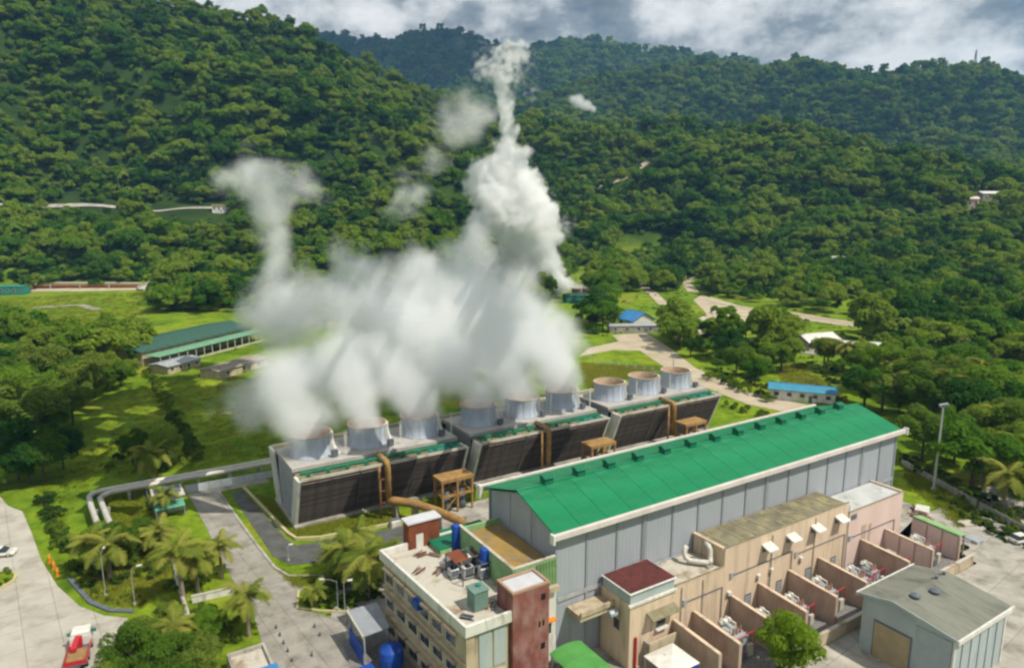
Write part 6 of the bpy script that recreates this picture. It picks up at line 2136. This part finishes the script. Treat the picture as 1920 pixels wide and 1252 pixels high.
CT_BLOBS = []
rs = random.Random(21)
for bi, (x0, x1) in enumerate(CTX):               # columns leaving the fan stacks and leaning with the breeze
    for k in range(3):
        if bi == 2:
            continue                              # the farthest block stands idle
        x = x0 + 5.35 + 10.7 * k
        for z, r, dx, dy, q in ((14.6, 4.8, 0, -0.6, 1.0), (17.5, 5.6, -1.0, -0.4, 0.95), (21.5, 6.8, -2.4, 0.8, 0.85), (26.5, 8.0, -4.5, 3.0, 0.75)):
            CT_BLOBS.append((W(x + dx + rs.uniform(-1, 1), CTY + dy, z), r * rs.uniform(0.92, 1.15), q))
CT_BLOBS += [  # u, v, radius px, distance, strength
    (445, 755, 66, 134, .62), (500, 740, 70, 136, .65), (560, 720, 75, 140, .7), (620, 690, 95, 145, .85), (535, 620, 85, 150, .75), (520, 550, 78, 150, .7), (600, 570, 80, 155, .7), (480, 600, 50, 150, .5),
    (700, 640, 105, 155, .9), (790, 590, 110, 160, .95), (730, 720, 70, 148, .7), (830, 690, 95, 158, .9), (900, 610, 110, 168, .95), (960, 680, 90, 170, .9),
    (1010, 620, 90, 175, .9), (1070, 640, 66, 180, .8), (1050, 700, 50, 178, .7), (870, 510, 85, 170, .8), (690, 530, 85, 160, .75), (780, 500, 70, 165, .7), (960, 540, 85, 175, .85), (900, 450, 60, 178, .55),
    (513, 490, 45, 153, .7), (511, 450, 40, 155, .8), (508, 405, 46, 156, .8), (512, 355, 68, 158, .66), (445, 340, 70, 160, .48), (585, 365, 62, 160, .44), (480, 305, 56, 158, .36), (410, 330, 40, 160, .34),
    (640, 470, 66, 165, .5), (770, 365, 62, 180, .6), (820, 305, 45, 185, .42), (850, 235, 66, 190, .6), (900, 205, 50, 190, .42), (1060, 430, 48, 200, .4), (720, 400, 50, 175, .4),
]
CT_BLOBS = [b if len(b) == 3 else (b[0], b[1], b[2], b[3] + (10 if b[1] < 660 else 4 if b[1] < 715 else 0), b[4]) for b in CT_BLOBS]
steam_volume('cooling_steam', 'broad pale grey cloud of steam drifting off the cooling towers', CT_BLOBS, 0.29, 0.080, 6.5, 0.28, (0.988, 0.994, 1.0), 0.9, gain=1.15, fine=0.70, detail=7.0)
VB = [
    (1098, 552, 12, 409, 1), (1082, 545, 18, 410, 1), (1060, 528, 22, 410, 1), (1045, 508, 25, 410, 1), (1030, 480, 30, 410, 1), (1012, 450, 38, 408, 1), (990, 420, 45, 408, 1), (1005, 385, 36, 406, 1),
    (955, 405, 62, 410, 1), (925, 365, 58, 410, 1), (985, 345, 50, 408, 1), (1010, 410, 45, 408, 1), (900, 420, 40, 412, .9), (900, 318, 32, 412, .9), (935, 305, 36, 410, 1), (968, 300, 32, 410, .9), (950, 270, 30, 410, 1), (953, 240, 25, 410, 1), (950, 212, 24, 410, 1), (948, 188, 25, 410, 1),
    (945, 165, 24, 412, .8), (928, 142, 32, 412, .55), (900, 130, 30, 414, .42), (965, 138, 28, 412, .5), (990, 165, 26, 414, .38), (945, 108, 38, 414, .42), (988, 108, 34, 414, .4), (965, 82, 38, 416, .36), (1004, 184, 20, 414, .36), (912, 98, 30, 416, .3), (985, 285, 22, 412, .6), (1045, 540, 30, 412, .85), (1005, 500, 46, 414, .85), (970, 455, 52, 414, .9), (890, 350, 34, 414, .7), (1035, 395, 30, 408, .7), (1040, 440, 28, 408, .7), (880, 460, 50, 416, .55), (930, 500, 50, 416, .6), (1060, 420, 34, 416, .4),
]
steam_volume('vent_steam', 'tall bright white plume rising from the silencer behind the towers', VB, 0.34, 0.12, 8.0, 0.38, (1.0, 1.0, 1.0), 0.75, gain=2.6, fine=0.85, detail=8.0)
steam_volume('far_steam', 'small white puff of steam on the far wooded slope', [(1112, 204, 8, 1150, 1), (1100, 198, 12, 1150, 1), (1085, 190, 15, 1150, .8), (1072, 186, 10, 1150, .5)], 0.12, 0.05, 5.0, 0.1, (0.995, 0.995, 0.995), 2.0, gain=2.0)


# ================================================================== HAZE
def haze():
    o = MB().box(-9000, 9000, -400, 7000, -2, 960).build('haze', None)
    m = bpy.data.materials.new('haze')
    m.use_nodes = True
    t = m.node_tree
    t.nodes.clear()
    out = nd(t, 'ShaderNodeOutputMaterial')
    pv = nd(t, 'ShaderNodeVolumePrincipled')
    pv.inputs['Color'].default_value = (0.28, 0.56, 1.0, 1)
    pv.inputs['Density'].default_value = 0.000085
    pv.inputs['Anisotropy'].default_value = 0.0
    t.links.new(pv.outputs[0], out.inputs['Volume'])
    try:
        m.cycles.homogeneous_volume = True
    except Exception:
        pass
    o.data.materials.clear()
    o.data.materials.append(m)
    tag(o, 'thin blue haze filling the valley air', 'haze', kind='stuff')


haze()


def shade_cloud():
    """unseen cloud added above the view to keep the sun off the far mountains"""
    r = random.Random(4)
    bm = bmesh.new()
    for k in range(58):
        x = r.uniform(-1700, 2300); y = r.uniform(2400, 4000)
        if x > 1300 and y < 2900:
            y += 500
        rad = r.uniform(260, 420)
        mt = Matrix.Translation((x, y, 1720 + r.uniform(-20, 90))) @ Matrix.Diagonal((1.25, 1.1, r.uniform(0.35, 0.55), 1))
        bmesh.ops.create_icosphere(bm, subdivisions=3, radius=rad, matrix=mt)
    me = bpy.data.meshes.new('cloud')
    bm.to_mesh(me); bm.free()
    o = bpy.data.objects.new('cloud', me)  # out of view, put in for its shadow on the far mountains
    C.objects.link(o)
    md = o.modifiers.new('remesh', 'REMESH'); md.mode = 'VOXEL'; md.voxel_size = 42; md.use_smooth_shade = True
    tx = bpy.data.textures.new('cloud_lumps', 'CLOUDS'); tx.noise_scale = 160
    dm = o.modifiers.new('lumps', 'DISPLACE'); dm.texture = tx; dm.strength = 110; dm.mid_level = 0.6; dm.texture_coords = 'GLOBAL'
    me.materials.append(mat('cloud_white', (0.85, 0.85, 0.85), (0.8, 0.8, 0.8), 0.01, 1.0, spec=0.0))
    tag(o, 'unseen cloud bank above the view, added to shade the far mountains', 'cloud', kind='stuff')


shade_cloud()
